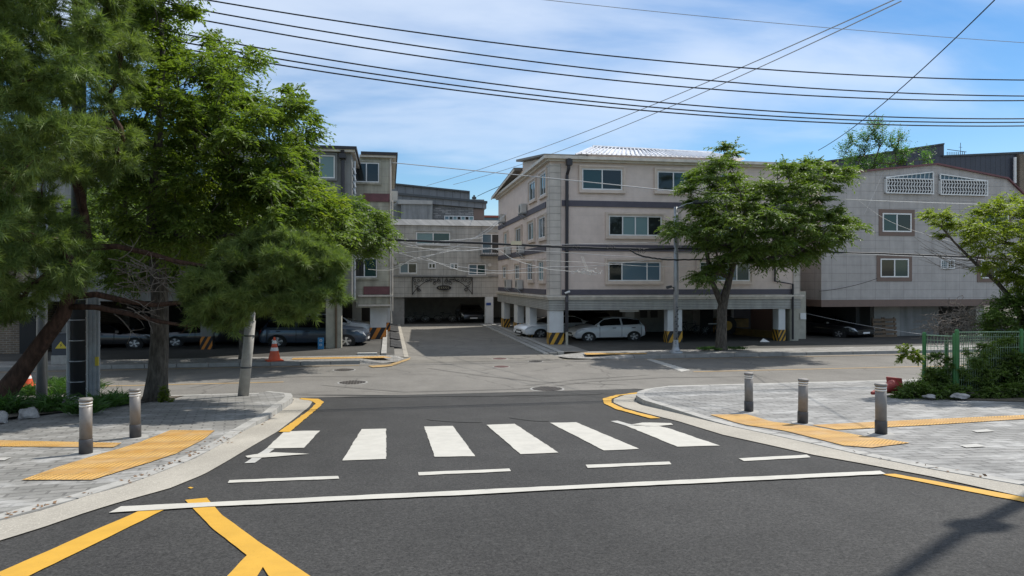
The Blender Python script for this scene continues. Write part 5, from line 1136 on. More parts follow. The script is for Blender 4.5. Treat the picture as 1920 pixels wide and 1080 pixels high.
tang = [[(600, 428), (700, 440), (800, 452), (905, 446)], [(600, 436), (740, 452), (850, 462), (1000, 470), (1250, 486)], [(610, 446), (720, 462), (830, 455), (905, 440), (950, 400)], [(640, 440), (760, 462), (870, 470), (925, 466), (965, 487), (1020, 503), (1062, 508), (1110, 511)],
        [(720, 506), (760, 494), (830, 472), (890, 446), (945, 405)], [(730, 470), (790, 486), (860, 500), (940, 508), (1000, 502), (1120, 498), (1260, 482)], [(690, 505), (735, 506), (775, 486), (830, 474), (860, 466)], [(735, 450), (820, 470), (900, 468), (980, 462), (1060, 458), (1240, 455)],
        [(740, 475), (800, 470), (850, 463), (905, 465), (930, 468)], [(800, 485), (840, 500), (880, 510), (950, 512), (1020, 510)]]
for i, T in enumerate(tang): cable(T, [26.2 + .1 * i] * len(T), .011, 'cable_white' if i % 3 == 0 else 'cable_grey', '%s of the ten pale tangled cables hanging over the mouth of the side street' % wl[i], 'pale tangled cables over the side street', wob=.006)
cable([(955, 486), (1100, 492), (1250, 500), (1400, 490), (1480, 470)], [26] * 5, .007, 'cable_white', 'very thin pale cable crossing the lower windows of the beige villa', 'cables at house height')
cable([(1055, 385), (1200, 395), (1420, 412), (1600, 428)], [27] * 4, .007, 'cable_grey', 'very thin cable crossing the front of the beige villa above the middle windows', 'cables at house height') if False else None
cable([(1510, 587), (1620, 610), (1740, 628)], [30.9, 29, 28], .007, 'cable_grey', 'cable slanting down across the ground floor of the gabled tile building', 'cables at house height')
cable([(1655, 323), (1640, 360), (1620, 402)], [31.1, 30.5, 30], .004, 'cable_grey', 'pale cable hanging from the gable of the tile building', 'cables at house height')
cable([(1610, 376), (1650, 405), (1700, 428), (1790, 455)], [28, 28, 28, 28], .008, 'cable_white', 'pale cable slanting across the upper window of the tile building', 'cables at house height')
cable([(1536, 546), (1590, 538), (1645, 522)], [31.1, 31.05, 31.0], .012, 'cable_black', 'dark cable drooping to the lower window corner of the tile building', 'cables at house height')
# coil of white wires on the beige villa front
m = MB(); rs = random.Random(5)
for k in range(9):
    P = []; x0, y0 = 1070 + k * 5, 505 + rs.uniform(-3, 3)
    for j in range(8): P.append(UY(x0 + j * 3.2 + rs.uniform(-2, 2), y0 + rs.uniform(-3, 7) + j * .6, 26.5 + rs.uniform(-.1, .1)))
    m.tube(P, .009, 4)
for dx in (0, 3): m.tube([UY(1090 + dx, 481, 26.5), UY(1095 + dx, 495, 26.5), UY(1100 + dx, 505, 26.5)], .008, 4)
tag(m.build('wire_coil', M['cable_white']), 'frayed coil of white wires hanging in front of the beige villa', 'wire coil')
m = MB(); a = UY(958, 452, 25.9); b = UY(978, 459, 25.9); m.box(a.x, b.x, 25.88, 25.92, b.z, a.z); tg = m.build('cable_tag', M['tag_cream']); tag(tg, 'small cream tag clipped to the black cable bundle above the side street', 'tag')
for k, px in enumerate((1075, 1140, 1195)):
    m = MB(); 
    for j in range(4):
        q = UY(px + j * 4, 463 + (j % 2) * 3 + (px > 1190) * 5, 25.9); n = 10; m.tube([(q.x + .06 * math.cos(2 * math.pi * i / n), 25.9, q.z + .07 * math.sin(2 * math.pi * i / n)) for i in range(n + 1)], .008, 4, caps=False)
    tag(m.build('cable_coil', M['cable_black']), 'small cable loop tied to the black bundle, %s of the three' % ['left', 'middle', 'right'][k], 'cable coil', 'small cable loops on the bundle')
# ================================================================== TREES AND PLANTS
def norm(a): return a / np.maximum(np.linalg.norm(a, axis=-1, keepdims=True), 1e-9)
def np_mesh(name, V, nper, mat, parent=None, loc=None):
    """V: (n, nper, 3) one small face each"""
    n = V.shape[0]; me = bpy.data.meshes.new(name); org = ORG[parent.name] if parent is not None else Vector(loc)
    co = (V.reshape(-1, 3) - np.array(org)).astype(np.float32)
    me.vertices.add(n * nper); me.vertices.foreach_set('co', co.ravel()); me.loops.add(n * nper); me.loops.foreach_set('vertex_index', np.arange(n * nper, dtype=np.int32))
    me.polygons.add(n); me.polygons.foreach_set('loop_start', np.arange(0, n * nper, nper, dtype=np.int32)); me.update(calc_edges=True); me.materials.append(mat)
    o = bpy.data.objects.new(name, me); COL.objects.link(o)
    if parent is not None: o.parent = parent
    else: o.location = org
    ORG[o.name] = org; return o
def leaf_quads(p, d, L_, Wd, rng, droop=.25):
    n = len(p); L_ = np.asarray(L_).reshape(-1, 1); up = norm(rng.normal(0, .45, (n, 3)) + np.array([0, 0, 1])); side = norm(np.cross(d, up)); tip = p + d * L_; tip[:, 2] -= (L_[:, 0] * droop)
    mid = p + d * L_ * .45
    return np.stack([p, mid + side * L_ * Wd, tip, mid - side * L_ * Wd], 1)
def sprays(C, Rr, ntw, nlf, lf, rng, flat=.55, droop=.35, outw=.9, centre=None, width=.22, upb=.12):
    """leafy twigs in clumps: C (n,3) centres, Rr radii; returns leaf quads and twig lines"""
    n = len(C); k = n * ntw; c = np.repeat(C, ntw, 0); r = np.repeat(Rr, ntw)[:, None]
    cen = C.mean(0) if centre is None else centre
    o = norm(c - cen) * outw
    st = c + norm(rng.normal(0, 1, (k, 3))) * r * rng.uniform(0, .55, (k, 1)) * np.array([1, 1, flat])
    dr = rng.normal(0, 1, (k, 3)) * np.array([1, 1, flat]) + o * np.array([1, 1, .5]); dr[:, 2] += upb; dr = norm(dr); ln = r[:, 0] * rng.uniform(.55, 1.05, k)
    s = np.tile(np.linspace(.12, 1, nlf), (k, 1)); S3 = s[..., None]
    pos = st[:, None] + dr[:, None] * S3 * ln[:, None, None]; pos[..., 2] -= droop * ln[:, None] * s ** 2
    side = norm(np.cross(dr, np.array([0, 0, 1.]) + rng.normal(0, .25, (k, 3)))); sg = np.where(np.arange(nlf) % 2 == 0, 1, -1)[None, :, None]
    ld_ = norm(dr[:, None] * .75 + side[:, None] * sg * .8 + rng.normal(0, .18, (k, nlf, 3)) + np.array([0, 0, -.12]))
    sz = lf * rng.uniform(.7, 1.25, (k, nlf)) * (1 - .35 * s)
    Q = leaf_quads(pos.reshape(-1, 3), ld_.reshape(-1, 3), sz.ravel(), width, rng)
    return Q
def needle_tufts(C, Rr, ntw, ntuft, nneed, nl, nw, rng, flat=.45, centre=None, upb=.25):
    n = len(C); k = n * ntw; c = np.repeat(C, ntw, 0); r = np.repeat(Rr, ntw)[:, None]; cen = C.mean(0) if centre is None else centre
    o = norm(c - cen)
    st = c + norm(rng.normal(0, 1, (k, 3))) * r * rng.uniform(0, .4, (k, 1)) * np.array([1, 1, flat]); dr = rng.normal(0, 1, (k, 3)) * np.array([1, 1, flat]) + o * .7; dr[:, 2] += upb * .6; dr = norm(dr); ln = r[:, 0] * rng.uniform(.5, 1.0, k)
    s = np.tile(np.linspace(.35, 1, ntuft), (k, 1))
    pos = st[:, None] + dr[:, None] * s[..., None] * ln[:, None, None]; pos = pos.reshape(-1, 3); ax = np.repeat(dr, ntuft, 0)
    ax = norm(ax + np.array([0, 0, upb])); m = len(pos)
    pp = np.repeat(pos, nneed, 0) + rng.normal(0, .012, (m * nneed, 3)); dd = norm(np.repeat(ax, nneed, 0) * .75 + norm(rng.normal(0, 1, (m * nneed, 3))) * .85); L_ = nl * rng.uniform(.7, 1.2, (m * nneed, 1))
    sd_ = norm(np.cross(dd, rng.normal(0, 1, (m * nneed, 3)))) * nw * .5
    tip = pp + dd * L_; tip[:, 2] -= L_[:, 0] * .10
    tw = [(st[i], st[i] + dr[i] * ln[i]) for i in range(k)]
    return np.stack([pp - sd_, pp + sd_, tip], 1), tw
def in_poly(P, poly):
    x, y = P[:, 0], P[:, 1]; c = np.zeros(len(P), bool); n = len(poly)
    for i in range(n):
        x1, y1 = poly[i]; x2, y2 = poly[(i + 1) % n]; cond = ((y1 > y) != (y2 > y)) & (x < (x2 - x1) * (y - y1) / ((y2 - y1) if y2 != y1 else 1e-9) + x1); c ^= cond
    return c
def edge_dist(P, poly):
    D = np.full(len(P), 1e9); n = len(poly); A = np.array(poly, float)
    for i in range(n):
        a, b = A[i], A[(i + 1) % n]; ab = b - a; t = np.clip(((P - a) @ ab) / (ab @ ab + 1e-9), 0, 1); D = np.minimum(D, np.linalg.norm(P - (a + t[:, None] * ab), axis=1))
    return D
def crown_points(poly, t0, thick, n, margin, rng, zmin=-1e9, sep=0):
    """clump centres filling the crown: photo outline -> points in depth, thinner towards the outline"""
    A = np.array(poly, float); lo, hi = A.min(0), A.max(0); out = []; outp = []; D = []; tries = 0
    while len(out) < n and tries < 400:
        tries += 1
        P = rng.uniform(lo, hi, (400, 2)); P = P[in_poly(P, poly)]
        if not len(P): continue
        e = edge_dist(P, poly); P = P[e > margin]; e = e[e > margin]
        for (px, py), ee in zip(P, e):
            t = t0 + rng.uniform(-1, 1) * thick * min(1, .25 + ee / 130)
            v = UT(px, py, t)
            if sep and out and min((v - q).length for q in out) < sep: continue
            if v.z < zmin: continue
            out.append(v); outp.append((px, py))
            if len(out) >= n: break
    return out
def branches(trunk, tips, r_base, mat, parent, rng, r_tip=.008, spread=.25, name='trunk', gain=2.3, nseg=4, from_i=2, smooth=True):
    """trunk: list of (Vector, radius); tips joined to the nearest limb so far; radii follow the load they carry"""
    nodes = [dict(p=Vector(p), par=i - 1, load=0, r=r) for i, (p, r) in enumerate(trunk)]; nt_ = len(nodes)
    top = nodes[from_i]['p']
    order = sorted(tips, key=lambda v: (v - top).length)
    for v in order:
        best, bi = 1e9, 0
        for i, nd in enumerate(nodes):
            if i < from_i: continue
            dv = v - nd['p']; d = dv.length + (.9 * max(0, nd['p'].z - v.z)) + (0 if i < nt_ else .12)
            if d < best: best, bi = d, i
        a = nodes[bi]['p']; cur = bi; L_ = (v - a).length
        for k in range(1, nseg + 1):
            t = k / nseg; p = a.lerp(v, t) + Vector(rng.normal(0, .06, 3)) * L_ * (.6 if k < nseg else 0); p.z += math.sin(t * math.pi) * L_ * .10
            nodes.append(dict(p=p, par=cur, load=0, r=None)); cur = len(nodes) - 1
        nodes[cur]['load'] += 1
    for i in range(len(nodes) - 1, 0, -1):
        if nodes[i]['par'] >= 0: nodes[nodes[i]['par']]['load'] += nodes[i]['load']
    m = MB(); ch = {}
    for i, nd in enumerate(nodes):
        if nd['r'] is None: nd['r'] = r_tip * max(1, nd['load']) ** (1 / gain)
    m.tube([n_['p'] for n_ in nodes[:nt_]], [n_['r'] for n_ in nodes[:nt_]], 14)
    i = nt_
    while i < len(nodes):
        seg = nodes[i:i + nseg]; par = nodes[seg[0]['par']]; r0 = min(par['r'] * .85, seg[0]['r'] * 1.25)
        m.tube([par['p']] + [s['p'] for s in seg], [r0] + [min(s['r'], r0) for s in seg], 6 if r0 > .02 else 4); i += nseg
    return m.build(name, mat, parent, smooth=smooth)
def arr(vs): return np.array([tuple(v) for v in vs])
# ------------------------------------------------------------------ broadleaf tree on the left (in front of the grey villa)
rng = np.random.default_rng(21)
q = G(290, 762); zb_ = gz(q.y) + .10; base = Vector((q.x, q.y, zb_)); t0 = base.x * ST + base.y * CT
tl = thing('broadleaf_tree', 'large broadleaf tree with a dark thick trunk and spreading crown, left of the junction', 'tree', base)
poly = [(215, -260), (380, -230), (400, -60), (402, 40), (430, 80), (480, 85), (505, 112), (560, 135), (592, 175), (592, 215), (612, 245), (585, 280), (580, 310), (628, 345), (640, 368), (660, 400), (640, 450), (600, 480), (560, 470), (500, 480), (430, 470), (350, 500), (250, 470), (185, 440), (170, 300), (200, 90)]
C = crown_points(poly, t0 + .2, 2.2, 330, 18, rng, sep=.29)
pt = lambda px, py, t: UT(px, py, t)
trunk = [(base + Vector((0, 0, -.1)), .30), (base + Vector((.02, 0, .12)), .235), (pt(296, 700, t0), .19), (pt(299, 640, t0), .172), (pt(300, 570, t0), .16), (pt(296, 500, t0), .155), (pt(287, 420, t0 + .1), .13), (pt(292, 330, t0 + .1), .10), (pt(300, 230, t0 + .1), .075), (pt(305, 100, t0), .05), (pt(300, 0, t0), .03)]
branches(trunk, C, .3, M['bark_grey'], tl, rng, r_tip=.0085, from_i=5)
cen = np.array(pt(370, 330, t0))
Cn = arr(C); Rr = rng.uniform(.36, .60, len(Cn))
Q = sprays(Cn, Rr, 28, 12, .14, rng, flat=.5, droop=.35, centre=cen, width=.20)
np_mesh('crown', Q, 4, M['leaf_zelkova'], tl)
# yellow-green lower right sprays
Cx = [pt(px, py, t0 - .6 + rng.uniform(-.5, .5)) for px, py in ((560, 350), (600, 365), (540, 380), (500, 360), (590, 400), (450, 370), (620, 380), (480, 395), (530, 330), (410, 360), (380, 340), (470, 330), (560, 400), (350, 370))]
Q = sprays(arr(Cx), np.full(len(Cx), .42), 28, 13, .11, rng, flat=.4, droop=.3, centre=cen); np_mesh('foliage', Q, 4, M['leaf_yellowgreen'], tl)
# ------------------------------------------------------------------ pine, far left
rng = np.random.default_rng(5)
t1 = 12.6
pb = pt(-12, 770, t1); pb.z = gz(pb.y) + .1
pn = thing('pine_tree', 'leaning red barked pine whose needles fill the upper left corner', 'tree', pb)
poly = [(-260, -320), (230, -320), (262, -60), (255, 40), (240, 120), (215, 215), (272, 250), (282, 285), (215, 330), (140, 352), (125, 430), (178, 432), (186, 450), (150, 475), (152, 520), (100, 540), (40, 585), (-60, 640), (-260, 640)]
C1 = crown_points(poly, t1 - .9, 2.3, 560, 10, rng, sep=.19)
poly2 = [(352, 500), (400, 470), (440, 440), (520, 432), (600, 445), (655, 470), (662, 500), (640, 535), (648, 560), (600, 585), (560, 612), (535, 628), (505, 600), (470, 585), (430, 620), (400, 642), (372, 610), (345, 560)]
C2 = crown_points(poly2, t1 - .1, .8, 120, 10, rng, sep=.14)
trunk = [(pb + Vector((-.12, 0, -.2)), .26), (pt(10, 735, t1), .19), (pt(48, 685, t1), .150), (pt(88, 630, t1), .135), (pt(118, 590, t1), .125), (pt(134, 545, t1), .108), (pt(146, 510, t1), .10), (pt(153, 480, t1), .09), (pt(165, 462, t1), .08), (pt(158, 400, t1 - .2), .07), (pt(130, 300, t1 - .3), .06), (pt(120, 180, t1 - .3), .05), (pt(110, 40, t1 - .3), .045)]
branches(trunk, C1, .3, M['bark_pine'], pn, rng, r_tip=.007, from_i=8)
def limb(pp, rad, tips, nm='limb', mat='bark_pine'):
    tr = [(pt(x, y, t), r) for (x, y, t), r in zip(pp, rad)]; return branches(tr, tips, .05, M[mat], pn, rng, r_tip=.006, from_i=max(1, len(tr) - 3), name=nm, nseg=4)
half = len(C2) // 2; C2s = sorted(C2, key=lambda v: -v.z)
limb([(138, 556, t1), (180, 552, t1), (230, 563, t1), (290, 572, t1 - .05), (350, 566, t1 - .1), (400, 560, t1 - .1)], [.06, .055, .05, .042, .035, .03], C2s[half:])
limb([(128, 575, t1 - .02), (180, 576, t1 - .02), (240, 588, t1), (300, 603, t1), (360, 612, t1)], [.055, .05, .045, .036, .02], [pt(300, 612, t1), pt(340, 625, t1), pt(370, 618, t1), pt(380, 600, t1)])
limb([(162, 464, t1), (220, 462, t1), (275, 474, t1), (330, 490, t1 - .05), (390, 500, t1 - .1), (440, 505, t1)], [.06, .05, .046, .04, .032, .025], C2s[:half])
# bare dead twigs between the limbs
dm = MB(); rs = random.Random(9)
for k in range(46):
    x, y = rs.uniform(200, 390), rs.uniform(478, 590); p = pt(x, y, t1 + rs.uniform(-.3, .3)); P = [p]; a = rs.uniform(-.5, .5); 
    for j in range(6): a += rs.uniform(-.45, .45); p = p + Vector((math.cos(a) * .10, rs.uniform(-.03, .03), math.sin(a) * .09 - .015)); P.append(p)
    dm.tube(P, [.010, .009, .008, .007, .006, .005, .003], 4)
    for s in range(2):
        p = P[rs.randint(2, 4)]; Q2 = [p]; b = a + rs.choice((-1, 1)) * .9
        for j in range(3): p = p + Vector((math.cos(b) * .08, 0, math.sin(b) * .08)); Q2.append(p); b += rs.uniform(-.4, .4)
        dm.tube(Q2, [.006, .005, .004, .003], 3)
dm.build('dead_twigs', M['bark_dead'], pn)
for CC, rr, nm in ((C1, (.26, .44), 'crown'), (C2, (.18, .30), 'foliage')):
    Cn = arr(CC); Rr = rng.uniform(*rr, len(Cn)); T, tw = needle_tufts(Cn, Rr, 13 if nm == 'crown' else 12, 4, 18, .155, .0125, rng, centre=Cn.mean(0))
    np_mesh(nm, T, 3, M['leaf_pine'], pn)
# ------------------------------------------------------------------ street tree in front of the beige villa
rng = np.random.default_rng(8)
base = UY(1352, 655, 26.7); base.z = -2.76; t2 = base.x * ST + base.y * CT
st_ = thing('street_tree', 'street tree with a forked trunk and layered crown in front of the beige villa', 'tree', base)
poly = [(1378, 262), (1398, 285), (1402, 335), (1440, 330), (1448, 300), (1500, 283), (1548, 300), (1602, 308), (1608, 330), (1568, 362), (1560, 380), (1612, 400), (1622, 430), (1590, 458), (1530, 480), (1492, 505), (1435, 505), (1385, 498), (1345, 530), (1330, 548), (1282, 525), (1285, 495), (1330, 480), (1262, 455), (1240, 425), (1258, 402), (1300, 405), (1275, 378), (1254, 350), (1288, 330), (1318, 305), (1355, 264)]
C = crown_points(poly, t2 - .8, 4.0, 185, 14, rng, sep=.6)
trunk = [(base + Vector((0, 0, -.1)), .30), (base + Vector((0, 0, .15)), .235), (pt(1353, 620, t2), .20), (pt(1354, 580, t2), .19), (pt(1358, 560, t2), .17), (pt(1368, 520, t2), .13), (pt(1382, 470, t2), .10), (pt(1395, 420, t2), .09), (pt(1400, 360, t2), .05)]
tips2 = C
branches(trunk, C, .3, M['bark_grey'], st_, rng, r_tip=.014, from_i=4)
m = MB(); m.tube([pt(1354, 572, t2), pt(1342, 545, t2), (pt(1330, 515, t2)), pt(1326, 470, t2 - .3), pt(1335, 400, t2 - .3), pt(1370, 320, t2)], [.14, .11, .09, .07, .05, .03], 10); m.build('limb', M['bark_grey'], st_, smooth=True)
Cn = arr(C); Rr = rng.uniform(.50, .80, len(Cn)); cen = np.array(pt(1420, 400, t2))
Q = sprays(Cn, Rr, 26, 12, .20, rng, flat=.34, droop=.22, centre=cen, width=.20); np_mesh('crown', Q, 4, M['leaf_street'], st_)
Cg = arr([Vector((base.x + rng.uniform(-.9, .9), base.y + rng.uniform(-.25, .2), -2.72)) for _ in range(26)])
def blades(C, Rr, n, h, w, rng, lean=.6):
    k = len(C) * n; c = np.repeat(C, n, 0) + rng.normal(0, 1, (k, 3)) * np.repeat(Rr, n)[:, None] * np.array([1, 1, 0]) * .6; d = rng.normal(0, lean, (k, 3)); d[:, 2] = 1; d = norm(d); L_ = h * rng.uniform(.5, 1.2, (k, 1)); s = norm(np.cross(d, rng.normal(0, 1, (k, 3)))) * w
    mid = c + d * L_ * .6; tip = mid + norm(d * np.array([1, 1, .2])) * L_ * .5; return np.stack([c, mid + s, tip, mid - s], 1)
gq = blades(Cg, np.full(26, .12), 60, .13, .012, rng); o = np_mesh('weeds', gq, 4, M['leaf_grass'], None, base); tag(o, 'low weeds round the foot of the street tree', 'grass', kind='stuff')
# ------------------------------------------------------------------ two more street trees on the far left pavement, mostly hidden
def street_tree(px, poly, n, label, seed, tdx=0):
    rng = np.random.default_rng(seed); base = UY(px, 655, 26.7); base.z = -2.76; t = base.x * ST + base.y * CT; o = thing('street_tree', label, 'tree', base, 0, 'street trees across the road')
    C = crown_points(poly, t - .8, 3.8, n, 14, rng, sep=.5); A = np.array(poly); cx = A[:, 0].mean()
    trunk = [(base + Vector((0, 0, -.1)), .22), (base + Vector((0, 0, .15)), .17), (pt(px, 610, t), .15), (pt(px, 560, t), .14), (pt(px + (cx - px) * .1, 520, t), .12), (pt(px + (cx - px) * .4, 450, t), .08), (pt(px + (cx - px) * .7, 390, t), .04)]
    branches(trunk, C, .3, M['bark_grey'], o, rng, r_tip=.012, from_i=3); Cn = arr(C)
    Q = sprays(Cn, rng.uniform(.5, .8, len(Cn)), 24, 12, .17, rng, flat=.42, droop=.3, centre=np.array(pt(cx, 440, t))); np_mesh('crown', Q, 4, M['leaf_street'], o)
street_tree(457, [(420, 380), (520, 350), (640, 365), (700, 375), (738, 425), (730, 470), (690, 490), (640, 485), (600, 520), (520, 530), (430, 510), (400, 450)], 170, 'darker street tree across the road whose crown touches the grey villa corner', 31)
street_tree(292, [(90, 400), (180, 340), (300, 330), (400, 380), (430, 450), (400, 530), (300, 550), (200, 545), (110, 520), (80, 460)], 190, 'shaded street tree hidden straight behind the dark broadleaf trunk', 33)
# ------------------------------------------------------------------ tree at the right edge
rng = np.random.default_rng(13); t3 = 14.2
base = pt(1960, 745, t3); base.z = gz(base.y); rt = thing('leaning_tree', 'bright green tree leaning in from the right edge above the green fence', 'tree', base)
poly = [(1728, 398), (1755, 385), (1800, 402), (1815, 378), (1870, 362), (1920, 368), (2060, 330), (2100, 560), (1960, 600), (1905, 560), (1880, 520), (1850, 512), (1800, 512), (1738, 522), (1742, 508), (1800, 490), (1850, 478), (1790, 470), (1740, 432)]
C = crown_points(poly, t3, 1.3, 200, 7, rng, sep=.17)
trunk = [(base, .10), (pt(1945, 680, t3), .085), (pt(1925, 620, t3), .07), (pt(1905, 570, t3), .052), (pt(1870, 530, t3), .04), (pt(1830, 495, t3), .03), (pt(1790, 455, t3), .02), (pt(1765, 425, t3), .02)]
branches(trunk, C, .3, M['bark_grey'], rt, rng, r_tip=.005, from_i=2)
m = MB(); rs = random.Random(4)
for k in range(14):
    a = pt(1860 + rs.uniform(-40, 20), 500 + rs.uniform(-20, 20), t3); b = pt(rs.uniform(1712, 1760), rs.uniform(425, 490), t3 + rs.uniform(-.2, .2)); c_ = a.lerp(b, .5) + Vector((0, 0, -rs.uniform(0, .25))); m.tube([a, c_, b], [.007, .005, .003], 4)
m.build('bare_twigs', M['bark_dead'], rt)
Cn = arr(C); Q = sprays(Cn, rng.uniform(.22, .36, len(Cn)), 20, 12, .085, rng, flat=.4, droop=.25, centre=np.array(pt(1880, 470, t3)), width=.22); np_mesh('crown', Q, 4, M['leaf_yellowgreen'], rt)
# tree behind the tile building
rng = np.random.default_rng(3); t4 = 43.5; bt = thing('far_tree', 'feathery tree top rising behind the roof beside the navy building', 'tree', (pt(1640, 560, t4).x, pt(1640, 560, t4).y, -2.8))
tips = [pt(x, y, t4 + rng.uniform(-.8, .8)) for x, y in ((1585, 285), (1600, 268), (1594, 300), (1618, 262), (1635, 245), (1648, 240), (1640, 262), (1655, 268), (1670, 270), (1688, 262), (1680, 285), (1695, 290), (1625, 285), (1612, 300), (1650, 300), (1665, 308), (1640, 312), (1620, 318), (1605, 320), (1690, 310), (1735, 300), (1600, 336), (1580, 330))]
branches([(pt(1640, 560, t4), .2), (pt(1640, 420, t4), .15), (pt(1638, 340, t4), .10), (pt(1640, 300, t4), .05)], tips, .2, M['bark_grey'], bt, rng, r_tip=.02, from_i=2)
Q = sprays(arr(tips), np.full(len(tips), .72), 30, 10, .20, rng, flat=1.3, droop=-.15, outw=.4, centre=np.array(pt(1640, 420, t4)), width=.2, upb=.9); np_mesh('crown', Q, 4, M['leaf_far'], bt)
# ------------------------------------------------------------------ fence, shrubs, vines on the right
def fence(A, B, zg, ht, label, mid=0):
    o = thing('mesh_fence', label, 'fence', (A.x, A.y, zg), 0, 'green mesh fence panels')
    n = mid + 1
    for i in range(n + 1):
        p = A.lerp(B, i / n); m = MB(); m.tube([(p.x, p.y, zg - .05), (p.x, p.y, zg + ht)], .036, 14); m.tube([(p.x, p.y, zg + ht), (p.x, p.y, zg + ht + .03)], [.040, .02], 14); m.build('post', M['fence_green'], o)
    for i in range(n):
        a = A.lerp(B, i / n); b = A.lerp(B, (i + 1) / n); m = MB(); d = (b - a).length; k = int(d / .052)
        for j in range(1, k):
            p = a.lerp(b, j / k); m.tube([(p.x, p.y, zg + .06), (p.x, p.y, zg + ht - .07)], .0048, 4, caps=False)
            m.tube([(p.x, p.y, zg + ht - .07), (p.x - .015, p.y - .03, zg + ht - .035), (p.x - .01, p.y - .005, zg + ht - .02)], .0048, 4, caps=False)
        for zz in (.08, .28, .48, .68, .88, ht - .12, ht - .03):
            m.tube([(a.x, a.y, zg + zz), (b.x, b.y, zg + zz)], .0055 if zz < ht - .05 else .012, 4, caps=False)
        m.build('mesh_panel', M['fence_wire'], o)
    return o
tp_ = 13.3
Bp = UT(1790, 745, tp_); Ap = UT(1733, 745, tp_ + .35); Cp = UT(1775, 700, tp_ + 1.6); Dp = UT(2150, 760, tp_ + .3)
zf = gz(Bp.y) + .10
fence(Ap, Bp, zf, 1.12, 'short end panel of green wire fence left of the tall green post'); fence(Vector((Bp.x + .02, Bp.y - .03, 0)), Dp, zf, 1.20, 'green wire fence running to the right edge, overgrown by shrubs', 2); fence(Cp, Cp + Vector((3.2, .5, 0)), zf - .05, 1.05, 'green wire fence of the far side seen through the shrubs', 1)
m = MB(); a = UT(1700, 752, 12.6); p_ = [G(1685, 752), G(1760, 755), G(1860, 757), G(2300, 765), Vector((22, 15.15, 0)), G(1752, 722), G(1715, 735)]; m.sheet([(v.x, v.y, gz(v.y) + hR(v) + .006) for v in p_]); so = struct(m, 'planting_soil', M['soil'])
rng = np.random.default_rng(17)
def shrub(poly, t, thick, n, r, lf, mat, label, name='shrub', ntw=16, flat=.8, droop=.15, upb=.3, stems=True, grp=None):
    C = crown_points(poly, t, thick, n, 4, rng); zs = min(v.z for v in C); cc = sum(C, Vector()) / len(C); zg = gz(cc.y) + .12
    o = thing(name, label, 'shrub', (cc.x, cc.y, zg), 0, grp)
    Q = sprays(arr(C), rng.uniform(r * .7, r * 1.2, len(C)), ntw, 10, lf, rng, flat=flat, droop=droop, upb=upb, width=.24); np_mesh('foliage', Q, 4, M[mat], o)
    m = MB()
    for v in (C[::3] if stems else C[:1]): m.tube([(cc.x + (v.x - cc.x) * .7, cc.y + (v.y - cc.y) * .5, zg), v.lerp(Vector((cc.x, cc.y, zg)), .4), v], [.012, .009, .004], 4)
    
    if stems: m.build('stems', M['bark_grey'], o)
    return o
shrub([(1795, 700), (1860, 655), (1930, 640), (2000, 640), (2050, 755), (1795, 752)], 13.7, .9, 330, .26, .08, 'leaf_shrub', 'dense dark green shrub behind the wire fence at the right edge')
shrub([(1735, 700), (1790, 690), (1800, 752), (1735, 752)], 13.65, .35, 110, .18, .065, 'leaf_shrub', 'low shrub filling the corner behind the short fence panel')
shrub([(1672, 742), (1700, 722), (1738, 712), (1740, 752), (1690, 752)], 13.1, .3, 44, .15, .055, 'leaf_shrub', 'low leafy plant spilling out beside the fallen red cone')
shrub([(1840, 600), (1870, 560), (1930, 520), (2060, 520), (2060, 660), (1880, 670)], 13.9, .8, 190, .24, .07, 'leaf_shrub', 'taller green shrub below the leaning tree at the right edge')
shrub([(1682, 652), (1700, 648), (1716, 655), (1735, 672), (1745, 690), (1715, 680), (1702, 668), (1692, 690)], 13.1, .12, 12, .13, .075, 'leaf_yellowgreen', 'thin leafy sprig poking out left of the first fence post', ntw=7, stems=False)
shrub([(1745, 735), (1790, 722), (1850, 728), (1930, 715), (2020, 725), (2020, 758), (1745, 756)], 12.95, .2, 120, .15, .06, 'leaf_shrub', 'low weeds growing in front of the green fence along the pavement')
shrub([(1800, 650), (1860, 635), (1930, 630), (2000, 640), (2000, 745), (1800, 742)], 13.12, .12, 46, .14, .06, 'leaf_shrub', 'climbing leaves growing through the wire mesh at the right edge', stems=False)
shrub([(1738, 660), (1760, 655), (1786, 670), (1786, 742), (1738, 742)], 13.3, .1, 26, .12, .055, 'leaf_shrub', 'climbing leaves growing through the short fence panel', stems=False)
# dry vine tangle over the shrubs
m = MB(); rs = random.Random(12)
for k in range(260):
    x = rs.uniform(1740, 1870); y = 625 - 50 * math.sin((x - 1725) / 160 * math.pi) * rs.uniform(.1, 1); p = UT(x, y, 14.2 + rs.uniform(-.4, .4)); a = rs.uniform(0, 6.28); P = [p]
    for j in range(7): a += rs.uniform(-.8, .8); p = p + Vector((math.cos(a) * .085, rs.uniform(-.04, .04), math.sin(a) * .05 - .008)); P.append(p)
    m.tube(P, rs.uniform(.003, .006), 3, caps=False)
o = m.build('dry_vines', M['bark_dead']); tag(o, 'tangle of bare dry vines over the fence beside the shrubs', 'vines', kind='stuff')
